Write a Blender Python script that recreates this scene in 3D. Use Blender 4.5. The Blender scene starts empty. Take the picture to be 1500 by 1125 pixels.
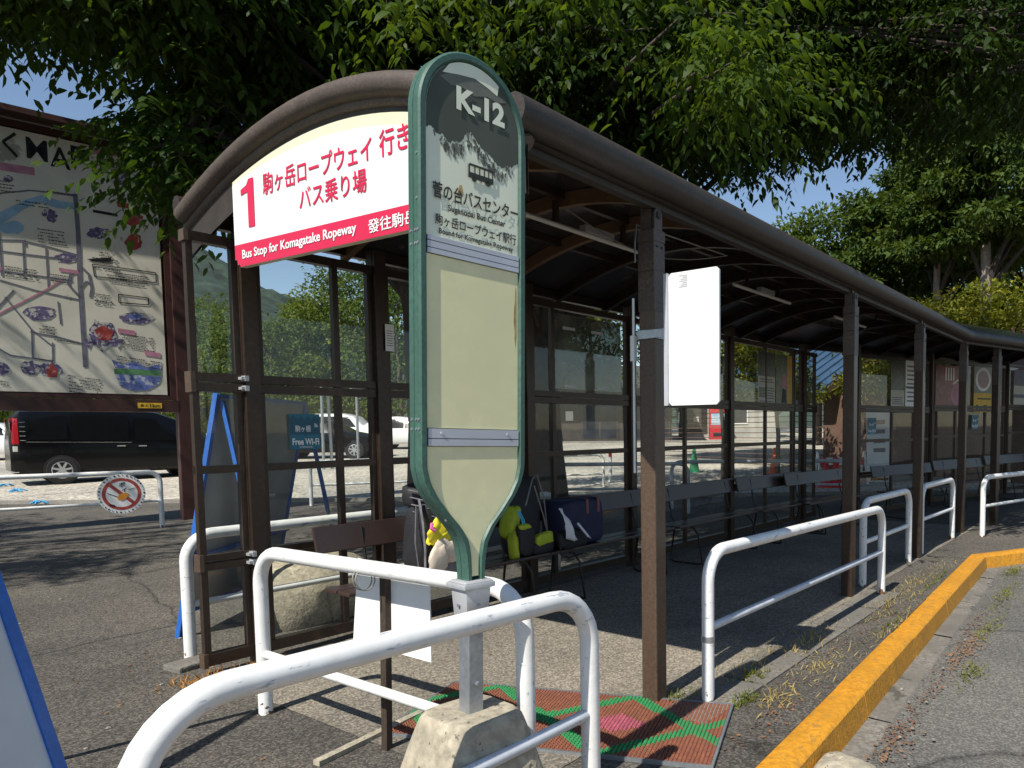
import bpy, bmesh, math, random
import numpy as np
from mathutils import Vector, Matrix
SC = bpy.context.scene
COL = SC.collection
rnd = random.Random(7)
NP = np.random.default_rng(11)
R = math.radians

# ------------------------------------------------------------------ camera, light, exposure
cam_d = bpy.data.cameras.new('camera'); cam = bpy.data.objects.new('camera', cam_d); COL.objects.link(cam)
cam_d.sensor_width = 36; cam_d.sensor_fit = 'HORIZONTAL'
cam_d.lens = 1058/1500*36
cam_d.shift_x = (750-950)/1500; cam_d.shift_y = (698-562.5)/1500
cam_d.clip_start = .05; cam_d.clip_end = 4000
YAW, PITCH, ROLL, EYE = R(34.8), math.atan(.066), .008, 1.45
fw = Vector((math.cos(YAW)*math.cos(PITCH), math.sin(YAW)*math.cos(PITCH), -math.sin(PITCH)))
rt = Vector((math.sin(YAW), -math.cos(YAW), 0)); dn = fw.cross(rt)
rx = rt*math.cos(ROLL)+dn*math.sin(ROLL); dx = -rt*math.sin(ROLL)+dn*math.cos(ROLL)
cam.matrix_world = Matrix(((rx.x, -dx.x, -fw.x, 0), (rx.y, -dx.y, -fw.y, 0), (rx.z, -dx.z, -fw.z, EYE), (0, 0, 0, 1)))
SC.camera = cam

SUN_EL, SUN_AZ = R(50), R(183)          # azimuth measured counter-clockwise from +X
sun_dir = Vector((math.cos(SUN_EL)*math.cos(SUN_AZ), math.cos(SUN_EL)*math.sin(SUN_AZ), math.sin(SUN_EL)))
sd = bpy.data.lights.new('sun', 'SUN'); sd.energy = 5.0; sd.angle = R(.5); sd.color = (1, .95, .86)
so = bpy.data.objects.new('sun', sd); COL.objects.link(so)
so.rotation_euler = sun_dir.to_track_quat('Z', 'Y').to_euler()
W = bpy.data.worlds.new('World'); SC.world = W; W.use_nodes = True
nt = W.node_tree; bgn = nt.nodes['Background']
sky = nt.nodes.new('ShaderNodeTexSky'); sky.sky_type = 'NISHITA'; sky.sun_disc = False
sky.sun_elevation = SUN_EL; sky.sun_rotation = R(90)-SUN_AZ; sky.altitude = 850; sky.air_density = 1.1; sky.dust_density = .5
bgn.inputs['Strength'].default_value = .105
nt.links.new(sky.outputs[0], bgn.inputs['Color'])
SC.view_settings.view_transform = 'Standard'; SC.view_settings.look = 'None'
SC.view_settings.exposure = 0.36; SC.view_settings.gamma = 1
SC.render.engine = 'CYCLES'
SC.cycles.max_bounces = 8; SC.cycles.transparent_max_bounces = 16; SC.cycles.use_denoising = True
SC.cycles.caustics_reflective = False; SC.cycles.caustics_refractive = False

# ------------------------------------------------------------------ helpers
def gz(x, y):
    d = .82*x+.57*y
    return .027*(min(max(d-11.5, 0), 60))

class MB:
    def __init__(s): s.v = []; s.f = []; s.mi = []; s.m = 0
    def add(s, verts, faces):
        o = len(s.v); s.v += [tuple(p) for p in verts]
        for f in faces: s.f.append([i+o for i in f]); s.mi.append(s.m)
        return s
    def box(s, x0, x1, y0, y1, z0, z1, M=None):
        p = [Vector((x, y, z)) for z in (z0, z1) for y in (y0, y1) for x in (x0, x1)]
        if M: p = [M @ q for q in p]
        return s.add(p, [(0, 2, 3, 1), (4, 5, 7, 6), (0, 1, 5, 4), (2, 6, 7, 3), (0, 4, 6, 2), (1, 3, 7, 5)])
    def beam(s, a, b, w, h, up=(0, 0, 1)):
        a = Vector(a); b = Vector(b); d = (b-a).normalized(); u = Vector(up)
        if abs(d.dot(u)) > .98: u = Vector((1, 0, 0))
        r = d.cross(u).normalized(); u = r.cross(d)
        p = [q+r*sx*w/2+u*sz*h/2 for q in (a, b) for sz in (-1, 1) for sx in (-1, 1)]
        return s.add(p, [(0, 1, 3, 2), (4, 6, 7, 5), (0, 4, 5, 1), (2, 3, 7, 6), (0, 2, 6, 4), (1, 5, 7, 3)])
    def tube(s, path, r, n=12, cap=True, flat=1):
        P = [Vector(p) for p in path]; rr = r if isinstance(r, (list, tuple)) else [r]*len(P)
        vs = []; fs = []; ref = None
        for i, p in enumerate(P):
            d = ((P[min(i+1, len(P)-1)]-P[i]).normalized()+(P[i]-P[max(i-1, 0)]).normalized())
            d = d.normalized() if d.length > 1e-6 else Vector((0, 0, 1))
            if ref is None:
                ref = Vector((0, 0, 1)) if abs(d.z) < .9 else Vector((1, 0, 0))
            a = d.cross(ref); a = a.normalized() if a.length > 1e-6 else Vector((1, 0, 0)); b = a.cross(d).normalized(); ref = b
            for k in range(n):
                t = 2*math.pi*k/n; vs.append(p+a*math.cos(t)*rr[i]+b*math.sin(t)*rr[i]*flat)
        for i in range(len(P)-1):
            for k in range(n):
                k2 = (k+1) % n; fs.append((i*n+k, i*n+k2, (i+1)*n+k2, (i+1)*n+k))
        if cap: fs.append(tuple(range(n))[::-1]); fs.append(tuple(range((len(P)-1)*n, len(P)*n)))
        return s.add(vs, fs)
    def prism(s, poly, o, u, v, depth):
        o = Vector(o); u = Vector(u); v = Vector(v); n = u.cross(v).normalized(); k = len(poly)
        a = [o+u*p[0]+v*p[1] for p in poly]; b = [q-n*depth for q in a]
        return s.add(a+b, [tuple(range(k)), tuple(range(2*k-1, k-1, -1))]+[(i, i+k, (i+1) % k+k, (i+1) % k) for i in range(k)])
    def grid(s, rows):
        n = len(rows[0]); vs = [p for r in rows for p in r]
        return s.add(vs, [(i*n+j, i*n+j+1, (i+1)*n+j+1, (i+1)*n+j) for i in range(len(rows)-1) for j in range(n-1)])
    def lathe(s, prof, o=(0, 0, 0), n=20, axis='z', cap=True):
        vs = []
        for r, z in prof:
            for k in range(n):
                t = 2*math.pi*k/n; x, y = r*math.cos(t), r*math.sin(t)
                p = (x, y, z) if axis == 'z' else ((x, z, y) if axis == 'y' else (z, x, y))
                vs.append((p[0]+o[0], p[1]+o[1], p[2]+o[2]))
        fs = [(i*n+k, i*n+(k+1) % n, (i+1)*n+(k+1) % n, (i+1)*n+k) for i in range(len(prof)-1) for k in range(n)]
        if cap: fs += [tuple(range(n))[::-1], tuple(range((len(prof)-1)*n, len(prof)*n))]
        return s.add(vs, fs)
    def blob(s, c, r, n=14, m=10, pw=1.0, nz=0., seed=0, M=None):
        rg = random.Random(seed); ph = [rg.uniform(0, 6) for _ in range(6)]
        rows = []
        for i in range(m+1):
            th = -math.pi/2+math.pi*i/m; row = []
            for k in range(n+1):
                f = 2*math.pi*k/n
                sp = lambda a: math.copysign(abs(a)**pw, a)
                q = Vector((sp(math.cos(th))*sp(math.cos(f)), sp(math.cos(th))*sp(math.sin(f)), sp(math.sin(th))))
                g = 1+nz*(math.sin(3*f+ph[0]+2*th)+.6*math.sin(5*th+ph[1]+f*2)+.5*math.sin(7*f+ph[2])*math.cos(4*th+ph[3]))
                q = Vector((q.x*r[0]*g, q.y*r[1]*g, q.z*r[2]*g))
                if M: q = M @ q
                row.append(q+Vector(c))
            rows.append(row)
        return s.grid(rows)
    def build(s, name, mat, parent=None, smooth=None, bevel=0, label=None, abs_=False, split=False):
        if split:
            par = list(range(len(s.v)))
            def fd(i):
                while par[i] != i: par[i] = par[par[i]]; i = par[i]
                return i
            for f in s.f:
                for q in f[1:]: par[fd(q)] = fd(f[0])
            gr = {}
            for f in s.f: gr.setdefault(fd(f[0]), []).append(f)
            for fs in gr.values():
                ids = sorted({q for f in fs for q in f}); mp = {q: i for i, q in enumerate(ids)}
                m = MB(); m.add([s.v[q] for q in ids], [[mp[q] for q in f] for f in fs]); last = m.build(name, mat, parent, smooth, bevel, label)
            return last
        me = bpy.data.meshes.new(name)
        vs = s.v
        if parent is not None and not abs_:
            pass
        me.from_pydata(vs, [], s.f)
        for m in (mat if isinstance(mat, (list, tuple)) else [mat]): me.materials.append(m)
        if max(s.mi, default=0): me.polygons.foreach_set('material_index', s.mi)
        bm = bmesh.new(); bm.from_mesh(me)
        bmesh.ops.remove_doubles(bm, verts=bm.verts, dist=1e-5)
        bmesh.ops.recalc_face_normals(bm, faces=bm.faces)
        if bevel:
            es = [e for e in bm.edges if len(e.link_faces) == 2 and e.calc_face_angle(0) > .6]
            bmesh.ops.bevel(bm, geom=es, offset=bevel, segments=2, profile=.6, affect='EDGES', clamp_overlap=True)
        bm.to_mesh(me); bm.free()
        o = bpy.data.objects.new(name, me); COL.objects.link(o)
        if parent is not None: o.parent = parent
        if smooth:
            me.polygons.foreach_set('use_smooth', [True]*len(me.polygons)); me.set_sharp_from_angle(angle=R(smooth))
        me.update()
        if label: o['label'] = label
        return o

def tag(o, label, cat, group=None):
    o['label'] = label; o['category'] = cat
    if group: o['group'] = group
    return o
def thing(name, label, cat, loc=(0, 0, 0), rz=0, group=None):
    o = bpy.data.objects.new(name, None); o.empty_display_size = .2; COL.objects.link(o)
    o.location = loc; o.rotation_euler = (0, 0, rz); return tag(o, label, cat, group)
def struct(o, kind='structure'): o['kind'] = kind; return o
def dup(root, loc, rz, label, group=None):
    r = root.copy(); COL.objects.link(r); r.location = loc; r.rotation_euler = (0, 0, rz); r['label'] = label
    if group: r['group'] = group
    for ch in list(root.children):
        c = ch.copy(); COL.objects.link(c); c.parent = r
        for g in list(ch.children):
            d = g.copy(); COL.objects.link(d); d.parent = c
    return r

_dg = None
def text_geo(body, bold=0.0):
    cu = bpy.data.curves.new('t', 'FONT'); cu.body = body; cu.offset = bold; cu.resolution_u = 4
    o = bpy.data.objects.new('t', cu); COL.objects.link(o)
    dg = bpy.context.evaluated_depsgraph_get(); me = bpy.data.meshes.new_from_object(o.evaluated_get(dg))
    vs = [(v.co.x, v.co.y) for v in me.vertices]; fs = [tuple(p.vertices) for p in me.polygons]
    bpy.data.objects.remove(o); bpy.data.curves.remove(cu); bpy.data.meshes.remove(me)
    return vs, fs
def text(mb, body, o, u, v, w=None, h=None, bold=0.0, shear=0):
    """writes body into mb; o = lower-left corner, u,v = unit directions on the surface, box w x h (fitted exactly)"""
    vs, fs = text_geo(body, bold)
    xs = [p[0] for p in vs]; ys = [p[1] for p in vs]; x0, x1, y0, y1 = min(xs), max(xs), min(ys), max(ys)
    sx = w/(x1-x0) if w else None; sy = h/(y1-y0) if h else None
    sx = sx or sy; sy = sy or sx
    o = Vector(o); u = Vector(u); v = Vector(v)
    return mb.add([o+u*((p[0]-x0)*sx)+v*((p[1]-y0)*sy) for p in vs], fs)

# ------------------------------------------------------------------ materials
def lin(h):
    return tuple(((c/255)/12.92 if c/255 <= .04045 else ((c/255+.055)/1.055)**2.4) for c in h)
def M(name, col, rough=.6, metal=0, var=.12, scale=5, fine=0, fscale=60, bump=0, bscale=90, chips=None, streak=0, spec=.5, coat=0, trans=0, rust=0, chipx=1):
    m = bpy.data.materials.new(name); m.use_nodes = True; t = m.node_tree; L = t.links.new; N = t.nodes.new
    b = t.nodes['Principled BSDF']; b.inputs['Roughness'].default_value = rough; b.inputs['Metallic'].default_value = metal
    b.inputs['Specular IOR Level'].default_value = spec; b.inputs['Coat Weight'].default_value = coat
    tc = N('ShaderNodeTexCoord'); mp = N('ShaderNodeMapping'); L(tc.outputs['Object'], mp.inputs[0])
    if streak: mp.inputs['Scale'].default_value = (1, 1, streak)
    def noise(sc, det=4, src=mp.outputs[0]):
        n = N('ShaderNodeTexNoise'); n.inputs['Scale'].default_value = sc; n.inputs['Detail'].default_value = det; L(src, n.inputs['Vector']); return n
    def ramp(src, a, b_, ca=(0, 0, 0, 1), cb=(1, 1, 1, 1)):
        r = N('ShaderNodeValToRGB'); r.color_ramp.elements[0].position = a; r.color_ramp.elements[1].position = b_
        r.color_ramp.elements[0].color = ca; r.color_ramp.elements[1].color = cb; L(src, r.inputs[0]); return r
    def mix(fac, a, b_):
        x = N('ShaderNodeMix'); x.data_type = 'RGBA'
        (L(fac, x.inputs[0]) if hasattr(fac, 'links') else setattr(x.inputs[0], 'default_value', fac))
        for s, q in ((6, a), (7, b_)):
            (L(q, x.inputs[s]) if hasattr(q, 'links') else setattr(x.inputs[s], 'default_value', (*q, 1)))
        return x.outputs[2]
    lo = tuple(c*(1-var) for c in col); hi = tuple(min(1, c*(1+var)) for c in col)
    n1 = noise(scale, 6); c = mix(ramp(n1.outputs[0], .3, .7).outputs[0], lo, hi)
    if fine:
        n2 = noise(fscale, 3, tc.outputs['Object']); r2 = ramp(n2.outputs[0], .35, .65)
        c = mix(r2.outputs[0], c, mix(.5, c, tuple(q*(1-fine) for q in col))) if False else mix(r2.outputs[0], tuple(q*(1-fine) for q in col), c)
    if chips:
        ccol, thr, csc = chips; mp3 = N('ShaderNodeMapping'); mp3.inputs['Scale'].default_value = (chipx, 1, 1); L(tc.outputs['Object'], mp3.inputs[0]); n3 = noise(csc, 9, mp3.outputs[0]); n3.inputs['Roughness'].default_value = .62; c = mix(ramp(n3.outputs[0], thr, thr+.03).outputs[0], c, ccol)
    if rust:      # rusty, dirty foot where the tube meets the ground
        sx = N('ShaderNodeSeparateXYZ'); L(tc.outputs['Object'], sx.inputs[0]); nr_ = noise(24, 6, tc.outputs['Object'])
        mr = N('ShaderNodeMath'); mr.operation = 'MULTIPLY_ADD'; mr.inputs[1].default_value = rust*1.6; mr.inputs[2].default_value = -rust*.62; L(nr_.outputs[0], mr.inputs[0])
        lt = N('ShaderNodeMath'); lt.operation = 'LESS_THAN'; L(sx.outputs[2], lt.inputs[0]); L(mr.outputs[0], lt.inputs[1]); c = mix(lt.outputs[0], c, (.16, .085, .045))
    L(c, b.inputs['Base Color'])
    if bump:
        bp = N('ShaderNodeBump'); bp.inputs['Strength'].default_value = bump; bp.inputs['Distance'].default_value = .01
        nb = noise(bscale, 4, tc.outputs['Object']); L(nb.outputs[0], bp.inputs['Height']); L(bp.outputs[0], b.inputs['Normal'])
    return m
def asphalt(name, c1, c2, c3, sc=75, patch=.5, bump=.8, rough=.95, crack=.25):
    m = bpy.data.materials.new(name); m.use_nodes = True; t = m.node_tree; L = t.links.new; N = t.nodes.new
    b = t.nodes['Principled BSDF']; b.inputs['Roughness'].default_value = rough; b.inputs['Specular IOR Level'].default_value = .25
    tc = N('ShaderNodeTexCoord')
    v = N('ShaderNodeTexVoronoi'); v.inputs['Scale'].default_value = sc; L(tc.outputs['Object'], v.inputs['Vector'])
    sep = N('ShaderNodeSeparateColor'); L(v.outputs['Color'], sep.inputs[0])
    r = N('ShaderNodeValToRGB'); e = r.color_ramp.elements
    e[0].position = .1; e[0].color = (*c1, 1); e[1].position = .55; e[1].color = (*c2, 1); q = e.new(.93); q.color = (*c3, 1); L(sep.outputs[0], r.inputs[0])
    n = N('ShaderNodeTexNoise'); n.inputs['Scale'].default_value = patch; n.inputs['Detail'].default_value = 8; n.inputs['Roughness'].default_value = .65; L(tc.outputs['Object'], n.inputs['Vector'])
    r2 = N('ShaderNodeValToRGB'); r2.color_ramp.elements[0].position = .33; r2.color_ramp.elements[0].color = (.62, .62, .62, 1); r2.color_ramp.elements[1].position = .68; r2.color_ramp.elements[1].color = (1.25, 1.2, 1.12, 1); L(n.outputs[0], r2.inputs[0])
    x = N('ShaderNodeMix'); x.data_type = 'RGBA'; x.blend_type = 'MULTIPLY'; x.inputs[0].default_value = 1; L(r.outputs[0], x.inputs[6]); L(r2.outputs[0], x.inputs[7])
    # thin irregular cracks
    n4 = N('ShaderNodeTexNoise'); n4.inputs['Scale'].default_value = 1.3; n4.inputs['Detail'].default_value = 5; L(tc.outputs['Object'], n4.inputs['Vector'])
    v2 = N('ShaderNodeTexVoronoi'); v2.feature = 'DISTANCE_TO_EDGE'; v2.inputs['Scale'].default_value = .38
    ad = N('ShaderNodeMix'); ad.data_type = 'VECTOR'; ad.inputs[0].default_value = .25; L(tc.outputs['Object'], ad.inputs[4]); L(n4.outputs['Color'], ad.inputs[5]); L(ad.outputs[1], v2.inputs['Vector'])
    r3 = N('ShaderNodeValToRGB'); r3.color_ramp.elements[0].position = .0; r3.color_ramp.elements[0].color = (1-crack*2.2 if crack < .45 else 0,)*3+(1,); r3.color_ramp.elements[1].position = .006; r3.color_ramp.elements[1].color = (1, 1, 1, 1); L(v2.outputs['Distance'], r3.inputs[0])
    x2 = N('ShaderNodeMix'); x2.data_type = 'RGBA'; x2.blend_type = 'MULTIPLY'; x2.inputs[0].default_value = 1; L(x.outputs[2], x2.inputs[6]); L(r3.outputs[0], x2.inputs[7])
    L(x2.outputs[2], b.inputs['Base Color'])
    n3 = N('ShaderNodeTexNoise'); n3.inputs['Scale'].default_value = sc*.8; n3.inputs['Detail'].default_value = 5; L(tc.outputs['Object'], n3.inputs['Vector'])
    bp = N('ShaderNodeBump'); bp.inputs['Strength'].default_value = bump; bp.inputs['Distance'].default_value = .012; L(n3.outputs[0], bp.inputs['Height']); L(bp.outputs[0], b.inputs['Normal'])
    return m
def glass(name, tint=(.90, .93, .91), dirt=.04, refl=.10):
    m = bpy.data.materials.new(name); m.use_nodes = True; t = m.node_tree; L = t.links.new; N = t.nodes.new
    t.nodes.remove(t.nodes['Principled BSDF']); out = t.nodes['Material Output']
    tr = N('ShaderNodeBsdfTransparent'); tr.inputs[0].default_value = (*tint, 1)
    gl = N('ShaderNodeBsdfGlossy'); gl.inputs['Roughness'].default_value = .03; gl.inputs[0].default_value = (1, 1, 1, 1)
    df = N('ShaderNodeBsdfDiffuse'); df.inputs[0].default_value = (.55, .55, .5, 1)
    tc = N('ShaderNodeTexCoord'); n = N('ShaderNodeTexNoise'); n.inputs['Scale'].default_value = 3; n.inputs['Detail'].default_value = 8; L(tc.outputs['Object'], n.inputs['Vector'])
    mr = N('ShaderNodeMapRange'); mr.inputs[1].default_value = .3; mr.inputs[2].default_value = .75; mr.inputs[3].default_value = dirt*.3; mr.inputs[4].default_value = dirt*1.6; L(n.outputs[0], mr.inputs[0])
    m1 = N('ShaderNodeMixShader'); L(mr.outputs[0], m1.inputs[0]); L(tr.outputs[0], m1.inputs[1]); L(df.outputs[0], m1.inputs[2])
    lw = N('ShaderNodeLayerWeight'); pw = N('ShaderNodeMath'); pw.operation = 'POWER'; pw.inputs[1].default_value = 4.5; L(lw.outputs['Facing'], pw.inputs[0]); fr = N('ShaderNodeMapRange'); fr.inputs[3].default_value = .04; fr.inputs[4].default_value = .9; L(pw.outputs[0], fr.inputs[0])
    m2 = N('ShaderNodeMixShader'); L(fr.outputs[0], m2.inputs[0]); L(m1.outputs[0], m2.inputs[1]); L(gl.outputs[0], m2.inputs[2]); L(m2.outputs[0], out.inputs[0])
    return m
def leafmat(name, c, c2, tr=.45, gloss=.35):
    m = bpy.data.materials.new(name); m.use_nodes = True; t = m.node_tree; L = t.links.new; N = t.nodes.new
    b = t.nodes['Principled BSDF']; out = t.nodes['Material Output']; b.inputs['Roughness'].default_value = gloss; b.inputs['Specular IOR Level'].default_value = .18
    tc = N('ShaderNodeTexCoord'); n = N('ShaderNodeTexNoise'); n.inputs['Scale'].default_value = 1.6; n.inputs['Detail'].default_value = 6; L(tc.outputs['Object'], n.inputs['Vector'])
    r = N('ShaderNodeValToRGB'); r.color_ramp.elements[0].position = .35; r.color_ramp.elements[0].color = (*c, 1); r.color_ramp.elements[1].position = .68; r.color_ramp.elements[1].color = (*c2, 1); L(n.outputs[0], r.inputs[0])
    L(r.outputs[0], b.inputs['Base Color'])
    tl = N('ShaderNodeBsdfTranslucent'); x = N('ShaderNodeMix'); x.data_type = 'RGBA'; x.blend_type = 'MULTIPLY'; x.inputs[0].default_value = 1; L(r.outputs[0], x.inputs[6]); x.inputs[7].default_value = (1.9, 1.7, .6, 1); L(x.outputs[2], tl.inputs[0])
    ms = N('ShaderNodeMixShader'); ms.inputs[0].default_value = tr; L(b.outputs[0], ms.inputs[1]); L(tl.outputs[0], ms.inputs[2]); L(ms.outputs[0], out.inputs[0])
    return m
def emis(name, col, s):
    m = bpy.data.materials.new(name); m.use_nodes = True; b = m.node_tree.nodes['Principled BSDF']
    b.inputs['Base Color'].default_value = (*col, 1); return m

m_pave = asphalt('pavement_asphalt', (.060, .057, .052), (.098, .091, .081), (.17, .157, .136), 95, .5, .8)
m_plat = asphalt('platform_asphalt', (.14, .128, .108), (.21, .192, .16), (.32, .29, .245), 90, .6, .8, crack=0)
m_road = asphalt('road_asphalt', (.095, .094, .09), (.132, .13, .123), (.205, .203, .192), 100, .35, .7)
m_gravel = asphalt('gravel', (.26, .24, .2), (.46, .43, .37), (.62, .59, .52), 22, .25, 1.0, crack=0)
m_white = M('white_rail_paint', (.80, .80, .78), .42, var=.07, scale=5, fine=.10, fscale=14, chips=((.42, .45, .50), .605, 34), chipx=.25, bump=.06, bscale=40, rust=.16)
m_whitegrey = M('grey_and_shaded_rail_paint', (.52, .55, .59), .45, var=.12, scale=14, chips=((.22, .2, .18), .66, 26), bump=.05)
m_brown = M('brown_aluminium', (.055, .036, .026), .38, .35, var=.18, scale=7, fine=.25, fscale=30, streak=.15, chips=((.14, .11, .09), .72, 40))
m_brownlit = M('sunlit_brown_aluminium', (.105, .068, .045), .45, .1, var=.2, scale=8, streak=.1, fine=.3, fscale=60)  # lighter copy of the brown, sunlight put into the colour
m_eave = M('weathered_eave', (.105, .08, .066), .55, .1, var=.25, scale=10, fine=.35, fscale=90, chips=((.2, .19, .16), .7, 60), bump=.15)
m_eave2 = M('shaded_eave', (.05, .04, .033), .55, .1, var=.25, scale=10, fine=.3, fscale=90, chips=((.12, .11, .09), .7, 60), bump=.15)  # darker copy of the eave colour, tree shade put into it
m_rafter = M('lit_ochre_rafter', (.18, .105, .052), .5, var=.15, scale=4, fine=.2, fscale=30, streak=6)
m_roof = M('smoked_roof_panel', (.035, .034, .036), .22, var=.3, scale=2.2, chips=((.09, .085, .08), .62, 3))
m_glass = glass('dusty_glass')
m_green = M('green_sign_frame', (.05, .118, .09), .5, var=.22, scale=10, fine=.2, fscale=80, bump=.06, streak=.35, chips=((.16, .2, .17), .71, 45))
m_cream = M('cream_sign_panel', (.82, .77, .46), .65, spec=.25, var=.07, scale=4, fine=.05, fscale=20)
m_pale = M('pale_sign_panel', (.78, .81, .64), .65, spec=.25, var=.06, scale=5)
m_signdark = M('dark_sign_print', (.085, .096, .078), .7, spec=.15, var=.12, scale=5)
m_signmid = M('grey_sign_print', (.17, .18, .15), .7, spec=.15, var=.15, scale=12)
m_signtext = M('sign_lettering_print', (.045, .05, .042), .6, var=.1, spec=.2)
m_strip = M('silver_strip', (.52, .53, .57), .45, .3, var=.08, scale=8)
m_galv = M('galvanised_steel', (.42, .45, .48), .38, .7, var=.18, scale=22, fine=.15, fscale=60)
m_cast = M('cast_grey_metal', (.5, .51, .52), .45, .4, var=.1, scale=20)
m_conc = M('weathered_concrete', (.43, .38, .285), .9, var=.25, scale=6, fine=.35, fscale=28, bump=.5, bscale=50, chips=((.14, .12, .09), .62, 30))
m_concgrey = M('grey_concrete', (.30, .28, .25), .95, var=.25, scale=4, fine=.3, fscale=40, bump=.5, bscale=60)
m_concdark = M('dark_worn_concrete', (.19, .175, .15), .95, var=.35, scale=3, fine=.3, fscale=40, bump=.6, bscale=60, chips=((.08, .075, .06), .6, 5))
m_kerb = M('yellow_kerb_paint', (.60, .265, .013), .75, var=.16, scale=3, fine=.25, fscale=35, bump=.4, bscale=70, chips=((.36, .19, .035), .59, 18))
m_signwhite = M('white_sign_face', (.82, .83, .82), .35, var=.02, scale=3)
m_redprint = M('crimson_print', (.62, .022, .075), .35, var=.05, scale=5)
m_ivory = M('ivory_margin', (.74, .72, .50), .4, var=.05)
m_plainwhite = M('white_print', (.82, .82, .82), .4, var=.02)
m_black = M('black_print', (.012, .012, .014), .5, var=.1)
m_blue = M('blue_frame_paint', (.03, .15, .55), .4, var=.12, scale=9, fine=.15, fscale=40)
m_aboard = M('grey_white_board', (.62, .66, .70), .45, var=.08, scale=3)
m_boardbrown = M('dark_red_brown_steel', (.06, .022, .018), .5, var=.25, scale=6, fine=.2)
m_mapbg = M('map_paper', (.72, .68, .57), .5, var=.1, scale=2.2, chips=((.36, .33, .26), .62, 1.6))
m_purple = M('map_purple', (.19, .15, .30), .5, var=.35, scale=14, fine=.55, fscale=26, chips=((.55, .53, .50), .52, 13))
m_mapblue = M('map_blue', (.30, .46, .60), .5, var=.2, scale=9)
m_mapdblue = M('map_deep_blue', (.14, .19, .48), .5, var=.5, scale=10, chips=((.5, .52, .58), .54, 9))
m_mapgreen = M('map_green', (.10, .26, .11), .5, var=.3, scale=14)
m_mapred = M('map_red', (.40, .06, .05), .5, var=.3, scale=14, chips=((.5, .42, .38), .60, 14))
m_mappink = M('map_pink', (.50, .22, .30), .5, var=.2, scale=9)
m_mapgrey = M('map_grey', (.16, .16, .2), .5, var=.2, scale=9)
m_yellow = M('yellow_plate', (.72, .45, .03), .5, var=.08)
m_teal = M('teal_sticker', (.012, .16, .24), .4, var=.1)
m_teal2 = M('dark_teal_sticker', (.006, .09, .15), .4, var=.1)
m_bench = M('dark_brown_bench', (.055, .034, .028), .33, var=.15, scale=5, fine=.15, streak=.3)
m_blackmetal = M('black_metal', (.02, .018, .017), .4, .3, var=.2)
m_tube = M('white_lamp_tube', (.75, .75, .72), .3, var=.03)
m_bark = M('tree_bark', (.115, .09, .068), .95, var=.35, scale=9, fine=.4, fscale=30, bump=.9, bscale=22, streak=.3)
m_barkpale = M('pale_tree_bark', (.30, .25, .2), .95, var=.35, scale=5, fine=.4, fscale=20, bump=.8, bscale=18, streak=.3)  # paler bark for the two trunks above the far roof
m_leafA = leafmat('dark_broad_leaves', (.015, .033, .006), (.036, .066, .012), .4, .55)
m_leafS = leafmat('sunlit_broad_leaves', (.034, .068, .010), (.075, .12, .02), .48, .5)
m_limb = M('shaded_limb_bark', (.045, .036, .028), .95, var=.3, scale=9, bump=.6, bscale=22)  # bark darkened to paint the limbs as unlit
m_leafB = leafmat('green_broad_leaves', (.024, .052, .009), (.055, .10, .016), .42, .55)
m_forest = leafmat('forest_leaves', (.038, .074, .013), (.11, .155, .03), .3, .8)
m_forestlt = leafmat('light_forest_leaves', (.07, .115, .02), (.15, .18, .035), .3, .5)
m_maple = leafmat('yellow_green_maple_leaves', (.10, .13, .015), (.26, .25, .03), .3, .5)
m_conifer = leafmat('conifer_needles', (.028, .055, .012), (.085, .125, .026), .25, .85)
m_carblack = M('black_car_paint', (.004, .004, .005), .22, var=.1, coat=.1, spec=.25)
m_carwhite = M('white_car_paint', (.75, .75, .74), .2, var=.03, coat=.5)
m_carglass = M('dark_car_glass', (.006, .007, .008), .12, var=.1, spec=.4)
m_tyre = M('tyre_rubber', (.018, .018, .018), .85, var=.2)
m_alloy = M('alloy_wheel', (.6, .61, .62), .3, .7, var=.05)
m_chrome = M('chrome_trim', (.7, .7, .7), .15, .9, var=.02)
m_redlamp = M('red_lamp', (.32, .012, .016), .2, var=.1)
m_stake = M('weathered_stake', (.055, .036, .024), .8, var=.3, scale=12, fine=.3)
m_wire = M('grey_wire', (.22, .22, .2), .5, .3)

# ------------------------------------------------------------------ setting: road, pavement, gravel lot, kerb, hill
KERB = [(-40, -.75), (-6, .93), (2.6, 1.34), (8.72, 1.63), (9.5, 1.2), (13.2, -.45), (40, -11.5)]
SHY0 = lambda x: 4.6-.0244*(x-2)
def kerbY(x): return float(np.interp(x, [p[0] for p in KERB], [p[1] for p in KERB]))
b = MB()   # ground sheet, also the road surface, 0.14 m lower than the pavement
xs = [-900, -300, -100, -40, -20, -10]+[i*2 for i in range(-3, 40)]+[100, 150, 300, 900]
ys = [-900, -300, -100, -40, -20, -10]+[i*2 for i in range(-3, 40)]+[100, 150, 300, 900]
b.grid([[(x, y, gz(x, y)-.14) for y in ys] for x in xs])
struct(b.build('road', m_road, smooth=60))
b = MB()
xs = sorted(set([-40, -30, -20, -14, -10, -6, 2.6, 8.72, 9.5, 13.2, 40]+[i*1.0 for i in range(-4, 40)]+[50, 60, 80]))
rows = []
for x in xs:
    k = kerbY(x)+.002; rows.append([(x, y, gz(x, y)) for y in [k]+[k+t for t in (.3, .8, 1.5, 2.5, 4, 6, 8, 10, 12, 14, 16, 18, 20, 23, 26, 30, 36, 44, 60)]])
b.grid(rows); struct(b.build('pavement', m_pave, smooth=60))
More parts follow.
